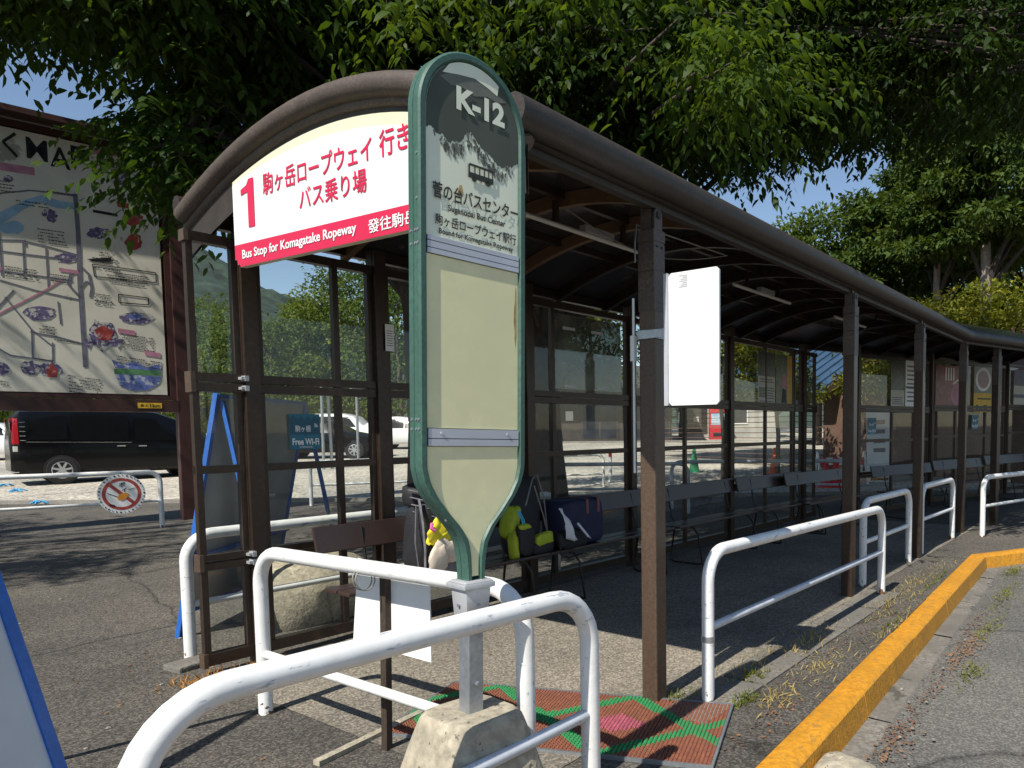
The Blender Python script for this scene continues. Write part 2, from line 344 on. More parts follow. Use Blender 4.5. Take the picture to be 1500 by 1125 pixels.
# gravel car park: everything further than 14 m in the viewing direction
b = MB(); rows = []
for l in np.linspace(-34, 26, 31):
    row = []
    for d in (14.3, 16, 18, 21, 24, 28, 33, 40, 50, 62):
        l2 = l*(.7+d/40); dd = d+(.7*max(0, l2+6)*.06)
        x = .82*dd+.571*l2; y = .571*dd-.82*l2
        row.append((x, max(y, kerbY(x)+2.6), gz(x, y)+.006+.02*rnd.random()*(d > 15)))
    rows.append(row)
b.grid(rows); struct(b.build('gravel_lot', m_gravel, smooth=60))
b = MB()   # low stone edge of the car park
for l in np.linspace(-20, 8, 15):
    p = [(.82*d+.571*q, .571*d-.82*q) for q in (l, l+1.97) for d in (14.15+.042*(q+6)*(q > -6), 14.28+.042*(q+6)*(q > -6))]
    z = gz(*p[0])
    b.add([(x, y, z-.05) for x, y in p]+[(x, y, z+.07) for x, y in p], [(0, 1, 3, 2), (4, 6, 7, 5), (0, 4, 5, 1), (2, 3, 7, 6), (0, 2, 6, 4), (1, 5, 7, 3)])
struct(b.build('lot_edging', m_concgrey))
# kerb with joints
b = MB()
def along(P, step):
    out = []
    for (x0, y0), (x1, y1) in zip(P, P[1:]):
        L = math.hypot(x1-x0, y1-y0); n = max(1, round(L/step)); ux, uy = (x1-x0)/L, (y1-y0)/L
        for i in range(n): out.append((x0+(x1-x0)*i/n, y0+(y1-y0)*i/n, x0+(x1-x0)*(i+1)/n, y0+(y1-y0)*(i+1)/n, ux, uy))
    return out
for x0, y0, x1, y1, ux, uy in along([(-6, .93), (2.6, 1.34), (8.72, 1.63), (9.5, 1.2), (13.2, -.45), (18, -2.4)], 1.22):
    g = .004; x0 += ux*g; y0 += uy*g; x1 -= ux*g; y1 -= uy*g
    nx, ny = uy, -ux; z = gz(x0, y0); j = rnd.uniform(-.005, .005)
    A = [(0, -.16), (0, .002+j), (.012, .012+j), (.135, .014+j), (.158, -.004+j), (.185, -.16)]
    rows = [[(x+nx*o, y+ny*o, z+h) for o, h in A] for x, y in ((x0, y0), (x1, y1))]
    b.grid(rows); b.add([rows[0][i] for i in range(6)], [tuple(range(6))]); b.add([rows[1][i] for i in range(6)], [tuple(range(6))])
struct(b.build('kerb', m_kerb, smooth=40))
b = MB()
for x0, y0, x1, y1, ux, uy in along([(-6, .93), (2.6, 1.34), (8.72, 1.63), (9.5, 1.2), (13.2, -.45), (18, -2.4)], .61):
    g = .003; x0 += ux*g; y0 += uy*g; x1 -= ux*g; y1 -= uy*g; nx, ny = uy, -ux; z = gz(x0, y0)-.128; j = rnd.uniform(-.004, .004)
    rows = [[(x+nx*o, y+ny*o, z+h) for o, h in ((.17, j), (.30, j-.006), (.32, -.02))] for x, y in ((x0, y0), (x1, y1))]
    b.grid(rows)
struct(b.build('gutter', m_concdark))
b = MB(); b.grid([[(x, y, gz(x, y)+.004) for y in np.linspace(2.03, SHY0(x)-.03, 8)] for x in np.linspace(1.95, 11.2, 20)])
struct(b.build('platform', m_plat))
# concrete footing strip along the railings
b = MB()
for x0 in np.arange(2.95, 6.3, .68):
    b.box(x0+.02, x0+.66, 1.74, 2.02, -.05, .008+rnd.uniform(0, .006))
struct(b.build('footing_strip', m_concdark))
# wooded hill
b = MB(); rows = []
for d in np.linspace(170, 900, 60):
    row = []
    for a in np.linspace(20, 120, 130):
        x = d*math.cos(R(a)); y = d*math.sin(R(a)); t = (d-170)/480
        prof = np.interp(a, [20, 40, 52, 57, 62, 66, 70, 78, 90, 120], [.03, .05, .09, .135, .17, .215, .255, .30, .27, .2])
        z = prof*650*min(1, t)**.9*1.0
        z += 7*math.sin(x*.021+1.3)*math.sin(y*.017)*min(1, t)+rnd.uniform(-4, 4)*min(1, t*1.5)
        row.append((x, y, z))
    rows.append(row)
b.grid(rows)
m_hill = M('hill_forest', (.045, .074, .05), .9, var=.45, scale=.035, fine=.55, fscale=.12, bump=0)
struct(b.build('hill', m_hill, smooth=180))

# ------------------------------------------------------------------ bus shelter
def C(px): return px
SHY = lambda x: 4.6-.0244*(x-2)          # line of the back wall
sh = thing('bus_shelter', 'long dark brown bus shelter with a barrel roof, glazed back wall and square posts', 'bus shelter', (0, 0, 0))
F = [(2.09, 2.04), (10.5, 2.04), (16.8, .14)]; Bk = [(2.09, 4.90), (10.8, 4.85), (17.6, 2.65)]
py = [0, .03, .085, .22, .44, .66, .87, .945, 1.0]; pz = [2.60, 2.70, 2.79, 2.925, 3.035, 3.02, 2.88, 2.81, 2.76]
co = np.polyfit(py[1:], pz[1:], 3)
def arc0(t): return float(np.polyval(co, t)) if t > .03 else float(np.interp(t, [0, .03], [2.62, np.polyval(co, .03)]))
def arcz(t): return 1.45+(arc0(t)-1.45)*1.045
def line(P, s):      # s in 0..2 along the two straight runs
    i = min(int(s), 1); f = s-i; return (P[i][0]+(P[i+1][0]-P[i][0])*f, P[i][1]+(P[i+1][1]-P[i][1])*f)
def roofpt(s, t, dz=0):
    a = line(F, s); c = line(Bk, s); return (a[0]+(c[0]-a[0])*t, a[1]+(c[1]-a[1])*t, arcz(t)+dz)
ts = [0, .015, .03]+[i/18 for i in range(1, 19)]
ss = list(np.linspace(0, 1, 13))+list(np.linspace(1, 2, 11))[1:]
b = MB()
b.grid([[roofpt(s, t, -.022) for t in ts] for s in ss]); b.grid([[roofpt(s, t, -.032) for t in ts] for s in ss])
b.build('roof_panel', m_roof, sh, smooth=60)
# rounded gable and eave profiles
b = MB(); b.tube([roofpt(0, t, -.045) for t in ts], .056, 12)
b.tube([Vector(roofpt(0, t, -.105))+Vector((.03, 0, 0)) for t in ts], .035, 8)
b.build('gable_arch', m_eave, sh, smooth=60)
b = MB(); b.grid([[Vector(roofpt(0, t, dz))+Vector((.02, 0, 0)) for t in ts] for dz in (-.04, -.30)]); b.grid([[Vector(roofpt(0, t, dz))+Vector((.035, 0, 0)) for t in ts] for dz in (-.04, -.30)]); b.build('gable_infill', m_eave2, sh)  # added behind the sign to stop sun leaking through under the arch
b = MB()
fp = [(2.04, 2.035, 2.668), (10.45, 2.035, 2.662), (10.55, 2.02, 2.662), (16.8, .14, 2.662)]
b.tube(fp, .066, 14)
b.beam((2.06, 2.12, 2.595), (10.5, 2.12, 2.595), .05, .06); b.beam((10.52, 2.11, 2.595), (16.8, .23, 2.595), .05, .06)
b.beam((2.06, 2.075, 2.61), (10.5, 2.075, 2.61), .03, .03)
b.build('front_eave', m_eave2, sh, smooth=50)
b = MB(); b.tube([(2.06, 4.92, 2.84), (10.8, 4.87, 2.84), (17.6, 2.68, 2.84)], .05, 10)
b.beam((2.09, 4.86, 2.76), (10.75, 4.80, 2.76), .06, .08); b.beam((10.8, 4.78, 2.76), (17.5, 2.6, 2.76), .06, .08)
b.build('back_eave', m_brown, sh, smooth=50)
# purlins
b = MB()
for t in (.24, .47, .72):
    b.beam(Vector(roofpt(.005, t, -.06)), Vector(roofpt(.995, t, -.06)), .045, .055); b.beam(Vector(roofpt(1.005, t, -.06)), Vector(roofpt(2, t, -.06)), .045, .055)
b.build('purlin', m_brown, sh, split=True)
# rafters: curved ribs under the panels
nr = [.035+.0868*i for i in range(11)]+[1.08+.125*i for i in range(8)]
for s in nr:
    b = MB(); a = line(F, s); c = line(Bk, s); w = .025
    tt = [.045+.955*i/16 for i in range(17)]
    for sgn in (0,):
        rows = []
        for t in tt:
            x, y, z = roofpt(s, t, -.036); h = .095
            rows.append([(x-w, y, z), (x-w, y, z-h), (x+w, y, z-h), (x+w, y, z), (x-w, y, z)])
        b.grid(rows)
    b.build('rafter', m_rafter if s < .3 else m_brown, sh, smooth=30)  # near ribs coloured as lit by bounced sun, far ones as shaded
# front posts with cap brackets
def post(x, y, rz, z0, lit):
    b = MB(); b.box(-.048, .048, -.048, .048, z0-.05, 2.42); o = b.build('front_post', lit, sh, bevel=.008); o.location = (x, y, 0); o.rotation_euler = (0, 0, rz)
    b = MB()
    b.box(-.052, .052, -.052, .052, 2.40, 2.46); b.box(-.0505, .0505, -.0505, .0505, 2.255, 2.395); b.box(-.0505, .0505, -.0505, .0505, 2.05, 2.251)
    k = b.build('post_cap', m_eave, o, bevel=.004)
    b = MB()
    for yy in (-.045,):
        poly = [(-.035, 0), (.035, 0), (.035, .08)]+[(.035*math.cos(a), .08+.035*math.sin(a)) for a in np.linspace(.2, 2.9, 8)]+[(-.035, .08)]
        b.prism(poly, (0, yy, 2.455), (1, 0, 0), (0, 0, 1), .012)
    b.box(-.03, .03, -.02, .045, 2.455, 2.60)
    b.build('bracket', m_eave, o)
    b = MB(); b.lathe([(.001, -.052), (.018, -.052), (.018, -.046), (.001, -.046)], (0, 0, 2.535), 10, 'y')
    for sx in (-.022, .022): b.lathe([(.001, -.055), (.006, -.055), (.006, -.04), (.001, -.04)], (sx, 0, 2.375), 8, 'y')
    b.build('bolt', m_black, o, split=True); return o
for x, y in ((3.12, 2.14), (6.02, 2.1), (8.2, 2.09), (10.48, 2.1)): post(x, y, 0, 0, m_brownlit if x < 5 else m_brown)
for x, y in ((11.6, 1.87), (13.55, 1.28), (15.9, .6)): post(x, y, R(-16.5), 0, m_brown)
# back wall: posts, framed bays and panes
def wallmat(p0, p1):
    d = Vector((p1[0]-p0[0], p1[1]-p0[1], 0)); L = d.length; d.normalize(); n = Vector((0, 0, 1)).cross(d)
    return Matrix(((d.x, n.x, 0, p0[0]), (d.y, n.y, 0, p0[1]), (0, 0, 1, 0), (0, 0, 0, 1))), L
def bay(p0, p1, mull=(), z0=0.0, endcaps=(), top=2.61):
    MT, L = wallmat(p0, p1); zt = top+z0
    RL = [(z0+.055, z0+.125, .032), (z0+.63, z0+.672, .036), (z0+.682, z0+.722, .036), (z0+1.205, z0+1.252, .026), (z0+1.69, z0+1.742, .038), (z0+1.75, z0+1.80, .038), (zt-.055, zt, .032)]
    b = MB()
    for a, c, w in RL: b.box(.0, L, -w, w, a, c, MT)
    b.box(0, .036, -.022, .022, z0+.125, zt-.055, MT); b.box(L-.036, L, -.022, .022, z0+.125, zt-.055, MT)
    for m in mull: b.box(m*L-.02, m*L+.02, -.02, .02, z0+.125, zt-.056, MT)
    fr = b.build('wall_frame', m_brown, sh)
    b = MB(); e = [0.036]+[m*L for m in mull]+[L-.036]
    for x0, x1 in zip(e, e[1:]):
        for (a, c) in ((z0+.12, z0+.635), (z0+.718, z0+1.21), (z0+1.248, z0+1.695), (z0+1.796, zt-.05)):
            b.add([MT @ Vector((x, .004, z)) for x, z in ((x0+.01, a), (x1-.01, a), (x1-.01, c), (x0+.01, c))], [(0, 1, 2, 3)])
    b.build('pane', m_glass, fr)
    if endcaps:
        b = MB()
        for ex in endcaps:
            for a, c, w in ((z0+.045, z0+.13, .034), (z0+.625, z0+.727, .04), (z0+1.685, z0+1.805, .042), (zt-.06, zt+.004, .036)):
                b.box(ex*L-.012, ex*L+.012, -w, w, a, c, MT)
        b.build('end_cap', m_brownlit, fr, split=True)
    return fr
def bpost(x, z0=0, y=None, top=2.72):
    y = SHY(x) if y is None else y
    b = MB(); b.box(x-.046, x+.046, y-.055, y+.045, z0-.06, top)
    b.box(x-.050, x-.046, y-.03, y+.02, z0-.05, top)
    o = b.build('back_post', m_brown, sh, bevel=.006); return o
bx = [2.285, 3.19, 4.65, 6.14, 8.22, 10.46]
for x in bx: bpost(x)
W_ = lambda x: (x, SHY(x))
bay(W_(1.955), W_(2.237), (), endcaps=(0,))
bay(W_(2.333), W_(3.142), (.66,)); bay(W_(3.238), W_(4.602)); bay(W_(4.698), W_(6.092), (.2,)); bay(W_(6.188), W_(8.172), (.5,)); bay(W_(8.268), W_(10.1), (.52,)); bay(W_(10.13), W_(10.412)); bay(W_(10.508), W_(10.92), endcaps=(1,))
# small hooks where the end panel is fixed to its post
b = MB()
for z in (1.775, 1.715, .70, .65):
    b.box(2.222, 2.245, SHY(2.3)-.085, SHY(2.3)-.035, z-.016, z+.016); b.box(2.202, 2.222, SHY(2.3)-.08, SHY(2.3)-.04, z-.008, z+.008)
b.build('fixing_clip', m_cast, sh, split=True)
# second, curved run of back wall
w2 = [(11.35, 3.86), (13.55, 3.27), (16.1, 2.42), (17.9, 1.82)]
for (x, y) in w2[:3]: bpost(x, gz(x, y), y, 2.75)
def lerp(p, q, f): return (p[0]+(q[0]-p[0])*f, p[1]+(q[1]-p[1])*f)
for p, q, mm in ((w2[0], w2[1], (.45,)), (w2[1], w2[2], (.3, .72)), (w2[2], w2[3], ())):
    bay(lerp(p, q, .03), lerp(p, q, .97), mm, z0=gz(*p))
bay((11.15, 3.92), lerp(w2[0], w2[1], -.03), (), z0=gz(*w2[0]))
# lamps under the roof, cable and conduit
def lamp(x0, x1, y, z, lbl):
    t = thing('tube_light', lbl, 'tube light', (x0, y, z), 0, 'tube lights under the shelter roof'); L = x1-x0
    b = MB(); b.tube([(0, 0, 0), (L, 0, 0)], .017, 10); b.build('tube', m_tube, t, smooth=50)
    b = MB(); b.box(L*.42, L*.66, -.03, .03, .014, .062); b.build('ballast_box', m_cast, t, bevel=.004)
    b = MB(); b.box(L*.2, L*.23, -.012, .012, .015, .16); b.box(L*.75, L*.78, -.012, .012, .015, .16); b.build('hanger', m_brown, t, split=True)
    return t
lamp(3.5, 4.9, 3.4, 2.855, 'slim white tube light nearest the green stop sign, under the shelter roof')
lamp(6.38, 7.72, 3.4, 2.855, 'slim white tube light just right of the blank white panel, under the roof')
lamp(9.0, 10.2, 3.35, 2.855, 'slim white tube light glimpsed beside the second front post from the white panel')
t = lamp(12.3, 13.5, 2.35, 2.84, 'slim white tube light over the curved far end of the shelter'); t.rotation_euler = (0, 0, R(-16))
b = MB(); pth = [Vector((3.5+.1*i, 3.05-.118*i*.75, 2.83-.14*math.sin(i/8*math.pi)-.03*i)) for i in range(9)]
b.tube(pth, .004, 6); b.tube([pth[-1], (3.09, 2.21, 2.50), (3.06, 2.2, 2.40), (3.06, 2.2, 2.3)], .005, 6)
b.build('cable', m_wire, sh, smooth=60)
b = MB(); b.tube([(3.055, 2.21, 2.12), (3.055, 2.21, 1.22)], .007, 8); b.box(3.045, 3.07, 2.2, 2.225, 1.80, 1.93); b.build('conduit', m_tube, sh, smooth=50)

# gable sign "1 ..."
gs = thing('gable_sign', 'white arched sign numbered 1 with crimson Japanese lettering hung under the roof gable', 'sign', (2.06, 3.2, 2.35))
gx = 2.04-2.06
def G(y, z, dx=0): return (gx-dx, y-3.2, z-2.35)
Fy = lambda y: (y-1.95)/(4.82-1.95)
b = MB(); yy = [4.185-.0705*i for i in range(30)]   # down to about 2.14
poly = [(y, arc0(Fy(y))-.135) for y in yy]+[(2.14, 2.306), (4.13, 2.352), (4.135, 2.368), (4.16, 2.369), (4.163, 2.395), (4.185, 2.398)]
b.prism([(-p[0]+3.2, p[1]-2.35) for p in poly], (gx, 0, 0), (0, -1, 0), (0, 0, 1), .03)
b.build('panel', m_ivory, gs)
b = MB(); yy2 = [4.183-.0704*i for i in range(30)]
tops = [(y, arc0(Fy(y))-.135-.022-.034*math.sin(min(1, max(0, (4.185-y)/1.7))*math.pi*.6)) for y in yy2]
poly = tops+[(2.14, 2.411), (4.183, 2.476)]
b.prism([(-p[0]+3.2, p[1]-2.35) for p in poly], (gx-.002, 0, 0), (0, -1, 0), (0, 0, 1), .002)
b.build('white_field', m_signwhite, gs)
b = MB(); b.prism([(-p[0]+3.2, p[1]-2.35) for p in [(4.183, 2.476), (2.14, 2.411), (2.14, 2.308), (4.128, 2.354), (4.133, 2.370), (4.158, 2.371), (4.161, 2.397), (4.183, 2.40)]], (gx-.0025, 0, 0), (0, -1, 0), (0, 0, 1), .002)
b.build('red_band', m_redprint, gs)
uG = (0, -1, -.022); vG = (0, 0, 1)
def GT(mb, s, y, z, w, h, bold): text(mb, s, (gx-.0055, 3.2-3.2+(y-3.2), z-2.35), uG, vG, w, h, bold)
b = MB()
b.add([(gx-.0052, y-3.2, z-2.35) for y, z in ((4.02, 2.548), (3.955, 2.546), (3.955, 2.80), (4.005, 2.80), (4.03, 2.772), (4.09, 2.758), (4.09, 2.727), (4.02, 2.735))], [tuple(range(8))[::-1]])
b.build('red_numeral', m_redprint, gs); b = MB()
GT(b, '駒ヶ岳ロープウェイ', 3.86, 2.685, .945, .112, .010); b.build('red_lettering', m_redprint, gs); b = MB(); GT(b, '行き', 2.86, 2.663, .21, .118, .014); b.build('red_lettering', m_redprint, gs); b = MB(); GT(b, 'バス乗り場', 3.52, 2.548, .56, .108, .012)
b.build('red_lettering', m_redprint, gs)
b = MB(); GT(b, 'Bus Stop for Komagatake Ropeway', 4.10, 2.378, 1.05, .062, .02); b.build('white_lettering', m_plainwhite, gs); b = MB(); GT(b, '發往駒岳索道', 2.96, 2.348, .52, .062, .010)
b.build('white_lettering', m_plainwhite, gs)

# ------------------------------------------------------------------ railings: bent tube hoops with a thinner lower bar
RG = 'white tubular guard railings'
def railing(lbl, L, H, loc, rz, Hend=None, r=.0335, rb=.022, low=.42, mat=None, bend=.16, lowmat=None, collar=False, group=RG):
    t = thing('guard_railing', lbl, 'railing', loc, rz, group); H2 = Hend or H; mat = mat or m_white
    arc = lambda cx, cz, a0, a1: [(cx+bend*math.cos(a), 0, cz+bend*math.sin(a)) for a in np.linspace(a0, a1, 9)]
    p = [(0, 0, -.05)]+arc(bend, H-bend, math.pi, math.pi/2)+arc(L-bend, H2-bend, math.pi/2, 0)+[(L, 0, -.05)]
    b = MB(); b.tube(p, r, 16); b.build('hoop', mat, t, smooth=60)
    b = MB(); b.tube([(.01, 0, low), (L-.01, 0, low*H2/H)], rb, 12); b.build('lower_bar', lowmat or mat, t, smooth=60)
    if collar:
        b = MB(); b.lathe([(r, 0), (r+.003, 0), (r+.003, .03), (r, .03)], (0, 0, low-.07), 16); b.build('collar', m_galv, t, smooth=40)
    return t
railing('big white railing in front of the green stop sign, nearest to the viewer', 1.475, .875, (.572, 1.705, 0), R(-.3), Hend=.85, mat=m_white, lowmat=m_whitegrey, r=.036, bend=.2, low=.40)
railing('white railing with chipped paint between the stop sign and the glass panels', 1.865, .865, (1.86, 1.846, 0), R(90), Hend=.845, r=.0345, bend=.17, low=.32)
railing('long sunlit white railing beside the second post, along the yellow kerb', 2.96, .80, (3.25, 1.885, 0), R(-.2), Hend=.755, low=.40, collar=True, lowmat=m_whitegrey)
railing('white railing in shade between the second and third front posts', 1.42, .775, (6.46, 2.12, 0), R(-1), low=.40)
railing('small shaded white railing behind the third front post', 1.40, .775, (8.4, 2.1, 0), R(-1.5), low=.40)
railing('white railing cut by the right picture edge, past the kerb corner', 3.2, .78, (10.24, 1.78, 0), R(-15), low=.40)
railing('white railing standing close behind the glazed end panels', 3.4, .80, (2.04, 4.98, 0), R(-1.0), low=.36, r=.036)
railing('white railing below the map board carrying the round no littering sign', 6.0, .86, (-1.05, 13.85, 0), math.atan2(12.36-13.85, 4.78+1.05), low=.42)
railing('white railing seen through the glass in front of the parked cars', 6.0, .86, (7.5, 12.95, .02), R(-28), low=.42)

m_shaderail = m_whitegrey  # white railings standing in shade, the shade painted on as grey
for px_, d_, L_, lb in ((705, 12.2, 3.5, 'shade-grey railing seen through the glass bay right of the stop sign'), (985, 12.8, 3.2, 'shade-grey railing seen through the glass bays right of the strapped white panel')):
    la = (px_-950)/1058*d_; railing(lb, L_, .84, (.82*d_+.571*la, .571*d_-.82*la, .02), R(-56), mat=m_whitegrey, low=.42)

# ------------------------------------------------------------------ green bus stop sign
st = thing('bus_stop_sign', 'green framed bus stop sign K-12 with a rounded top on a concrete foot', 'bus stop sign', (1.605, 1.866, 0))
st.rotation_euler = (0, R(1.5), R(-6))
ZT, ZR, HW = 2.655, 2.44, .208
def hw(z, ins=0):
    r = HW-ins
    if z > ZR: return math.sqrt(max(0, r*r-(z-ZR)**2*(r/(ZT-ins-ZR))**2))
    if z > 1.33: return r
    q = np.interp(z, [.94, .985, 1.03, 1.08, 1.13, 1.18, 1.23, 1.28, 1.33], [.036, .037, .041, .052, .082, .128, .168, .196, .208])
    return max(.009, q-ins*(1 if z > 1.1 else .75+.25*(z-.94)/.16))
def outline(ins, zb):
    a = [ZT-ins]; zs = [ZR+(ZT-ins-ZR)*math.cos(t) for t in np.linspace(.12, math.pi/2, 14)]+[2.0, 1.6]+list(np.linspace(1.36, zb, 26))
    return [(0, ZT-ins)]+[(hw(z, ins), z) for z in zs]+[(-hw(z, ins), z) for z in zs[::-1]]
def shell(y0, y1, ins):      # ring shell: y0 is the visible lip side
    s = 1 if y1 > y0 else -1
    P = [outline(.006, .94), outline(0, .94), outline(0, .94), outline(ins, .955), outline(ins-.008, .952)]
    rows = [[(x, y, z) for x, z in p] for p, y in ((P[3], y0+s*.012), (P[4], y0), (P[0], y0), (P[1], y0+s*.006), (P[2], y1))]
    b = MB()
    for r in rows: r.append(r[0])
    b.grid(rows); b.add([(x, y1, z) for x, z in P[2]], [tuple(range(len(P[2])))])
    return b
fr = shell(-.033, -.0012, .03).build('frame', m_green, st, smooth=35)
shell(.033, .0012, .03).build('frame', m_green, st, smooth=35)
b = MB()
for z in (2.29, 2.155, 2.06, 2.02, 1.48, 1.45, 1.16):
    for yy in ((-.02,) if z in (2.29, 2.155, 1.16) else (-.024, -.010, .014)):
        b.lathe([(.001, -hw(z)-.0025), (.0045, -hw(z)-.0025), (.0055, -hw(z)+.001)], (0, yy, z), 8, 'x')
b.build('rivet', m_galv, st, split=True)
yF = -.024
def facepoly(z0, z1, ins=.0295):
    zs = [z for z in np.linspace(z1, z0, 26)]
    return [(hw(z, ins), z) for z in zs]+[(-hw(z, ins), z) for z in zs[::-1]]
b = MB(); b.prism(facepoly(2.052, ZT-.0295), (0, yF, 0), (1, 0, 0), (0, 0, 1), .006); top = b.build('top_panel', m_pale, st)
b = MB(); b.prism(facepoly(1.455, 1.995), (0, yF, 0), (1, 0, 0), (0, 0, 1), .006); b.build('middle_panel', m_cream, st)
b = MB(); b.prism(facepoly(.965, 1.396), (0, yF, 0), (1, 0, 0), (0, 0, 1), .006); b.build('lower_panel', m_cream, st)
b = MB()
for z0, z1 in ((1.997, 2.012), (2.0145, 2.034), (2.0365, 2.051), (1.398, 1.420), (1.4225, 1.453)):
    b.box(-.178, .178, yF-.006, yF+.004, z0, z1)
for x in (-.13, .13): b.lathe([(.001, yF-.009), (.005, yF-.009), (.005, yF)], (x, 0, 1.438), 8, 'y')
b.build('silver_strip', m_strip, st, split=True)
# printed mountain range on the top panel
ridge = [(-.1775, 2.378), (-.16, 2.386), (-.14, 2.368), (-.12, 2.375), (-.10, 2.355), (-.075, 2.362), (-.05, 2.372), (-.03, 2.405), (-.012, 2.412), (.005, 2.395), (.03, 2.372), (.055, 2.362), (.075, 2.352), (.095, 2.335), (.115, 2.335), (.135, 2.35), (.15, 2.345), (.165, 2.36), (.1775, 2.366)]
rr_ = random.Random(21); fine = []
for (x0, z0), (x1, z1) in zip(ridge, ridge[1:]):
    for k in range(5): f = k/5; fine.append((x0+(x1-x0)*f, z0+(z1-z0)*f+(rr_.uniform(-.0045, .0045) if k else 0)))
fine.append(ridge[-1])
zs = [2.40, 2.42]+[ZR+(ZT-.0305-ZR)*math.sin(t) for t in np.linspace(.1, 1.05, 10)]
tb = [(.05, 2.55), (0, 2.565), (-.05, 2.56), (-.10, 2.545)]
poly = fine+[(hw(z, .0305), z) for z in zs]+tb+[(-hw(z, .0305), z) for z in zs[::-1]]
b = MB(); b.prism(poly, (0, yF-.0012, 0), (1, 0, 0), (0, 0, 1), .001)
def sil(mb, pts): mb.prism(pts, (0, yF-.0014, 0), (1, 0, 0), (0, 0, 1), .001)
ob = b.build('mountain_print', m_signdark, top); b = MB()
for _ in range(150):      # rock faces under the ridge: thin slivers running down from the crest
    x = rr_.triangular(-.172, .172, rr_.choice((-.13, 0, 0, .13))); zr = float(np.interp(x, [q[0] for q in fine], [q[1] for q in fine])); z = zr-rr_.uniform(.004, .042)
    w = rr_.uniform(.0012, .0042); h = rr_.uniform(.004, .02); k = rr_.uniform(-.004, .008)
    sil(b, [(x-w, z), (x-w*.2+k, z-h), (x+w*.5+k, z-h*.7), (x+w, z+h*.1), (x+w*.2, z+h*.35)][::-1])
o = b.build('rock_print', m_signmid, top); o['kind'] = 'stuff'
b = MB()
zc = [ZR+(ZT-.0306-ZR)*math.sin(t) for t in np.linspace(1.0, 1.5, 8)]
b.prism([(hw(z, .0306), z) for z in zc]+[(-hw(z, .0306), z) for z in zc[::-1]]+[(-.12, 2.562), (-.06, 2.576), (0, 2.586), (.05, 2.575), (.09, 2.562)], (0, yF-.0028, 0), (1, 0, 0), (0, 0, 1), .001)
b.build('top_print', m_pale, top)
b = MB(); b.prism([(-.128, 2.548), (-.10, 2.566), (-.05, 2.582), (-.01, 2.59), (.04, 2.58), (.09, 2.566), (.125, 2.553), (.09, 2.54), (.05, 2.546), (0, 2.53), (-.05, 2.541), (-.09, 2.533)][::-1], (0, yF-.002, 0), (1, 0, 0), (0, 0, 1), .0006)
b.build('top_print', m_signmid, top)
uS, vS = (1, 0, 0), (0, 0, 1); yT = yF-.0045
b = MB(); text(b, 'K-12', (-.071, yT, 2.466), uS, vS, .190, .074, .045); b.build('white_lettering', m_pale, top)
b = MB()
text(b, '菅の台バスセンター', (-.158, yT, 2.170), uS, vS, .334, .051, .020)
b.build('dark_lettering', m_signtext, top); b = MB(); text(b, 'Suganodai Bus Center', (-.103, yT, 2.133), uS, vS, .226, .027, .022)
b.build('dark_lettering', m_signtext, top); b = MB(); text(b, '駒ヶ岳ロープウェイ駅行', (-.150, yT, 2.087), uS, vS, .318, .036, .016)
b.build('dark_lettering', m_signtext, top); b = MB(); text(b, 'Bound for Komagatake Ropeway', (-.136, yT, 2.058), uS, vS, .290, .022, .022)
b.build('dark_lettering', m_signtext, top)
b = MB()        # little bus pictogram, front to the right
ib = (-.026, yT, 2.258); P = lambda x, z: (ib[0]+x, ib[2]+z)
def pic(mb, x0, x1, z0, z1): mb.prism([P(x0, z0), P(x1, z0), P(x1, z1), P(x0, z1)], (0, yT, 0), (1, 0, 0), (0, 0, 1), .001)
pic(b, 0, .098, .008, .026); pic(b, 0, .006, .026, .050); pic(b, .004, .098, .047, .054); pic(b, .094, .098, .026, .05)
for x in (.023, .042, .061, .078): pic(b, x, x+.004, .026, .047)
for x in (.022, .078): b.prism([(ib[0]+x+.009*math.cos(a), ib[2]+.007+.009*math.sin(a)) for a in np.linspace(0, 6.1, 12)], (0, yT, 0), (1, 0, 0), (0, 0, 1), .001)
b.build('bus_pictogram', m_signtext, top)
m_rust = M('rust_stain', (.42, .30, .12), .6, var=.2, scale=30)
b = MB()
for x, z0, z1, w in ((.168, 1.74, 1.95, .004), (.163, 1.80, 1.89, .003)): b.prism([(x-w, z0+.03), (x, z0), (x+w, z0+.04), (x+w*.8, z1-.02), (x, z1), (x-w*.7, z1-.03)], (0, yF-.0005, 0), (1, 0, 0), (0, 0, 1), .0006)
b.prism([(-.068, 2.20), (-.055, 2.197), (-.043, 2.208), (-.05, 2.235), (-.058, 2.232)], (0, yF-.0006, 0), (1, 0, 0), (0, 0, 1), .0006)
b.build('rust_stain', m_rust, st, split=True)
# socket, steel post and concrete foot
b = MB()
def frus(mb, z0, z1, w0, w1, d0, d1):
    p = [(sx*w, sy*d, z) for z, w, d in ((z0, w0, d0), (z1, w1, d1)) for sy in (-1, 1) for sx in (-1, 1)]
    mb.add(p, [(0, 2, 3, 1), (4, 5, 7, 6), (0, 1, 5, 4), (2, 6, 7, 3), (0, 4, 6, 2), (1, 3, 7, 5)])
frus(b, .80, .925, .040, .050, .036, .044); frus(b, .925, .945, .062, .062, .054, .054); frus(b, .945, .953, .06, .05, .052, .042)
sk = b.build('socket', m_cast, st, bevel=.006, smooth=40)
b = MB(); b.lathe([(.001, -.046), (.006, -.046), (.006, -.036)], (0, 0, .87), 8, 'y'); b.lathe([(.001, -.053), (.006, -.053), (.006, -.04)], (0, .0, .87), 8, 'x'); b.build('screw', m_galv, sk)
b = MB(); b.box(-.029, .029, -.029, .029, .45, .82); po = b.build('post', m_galv, st, bevel=.004)
b = MB(); b.lathe([(.001, -.04), (.009, -.04), (.009, -.029)], (0.004, 0, .60), 8, 'y'); b.build('bolt', m_galv, po)
b = MB()
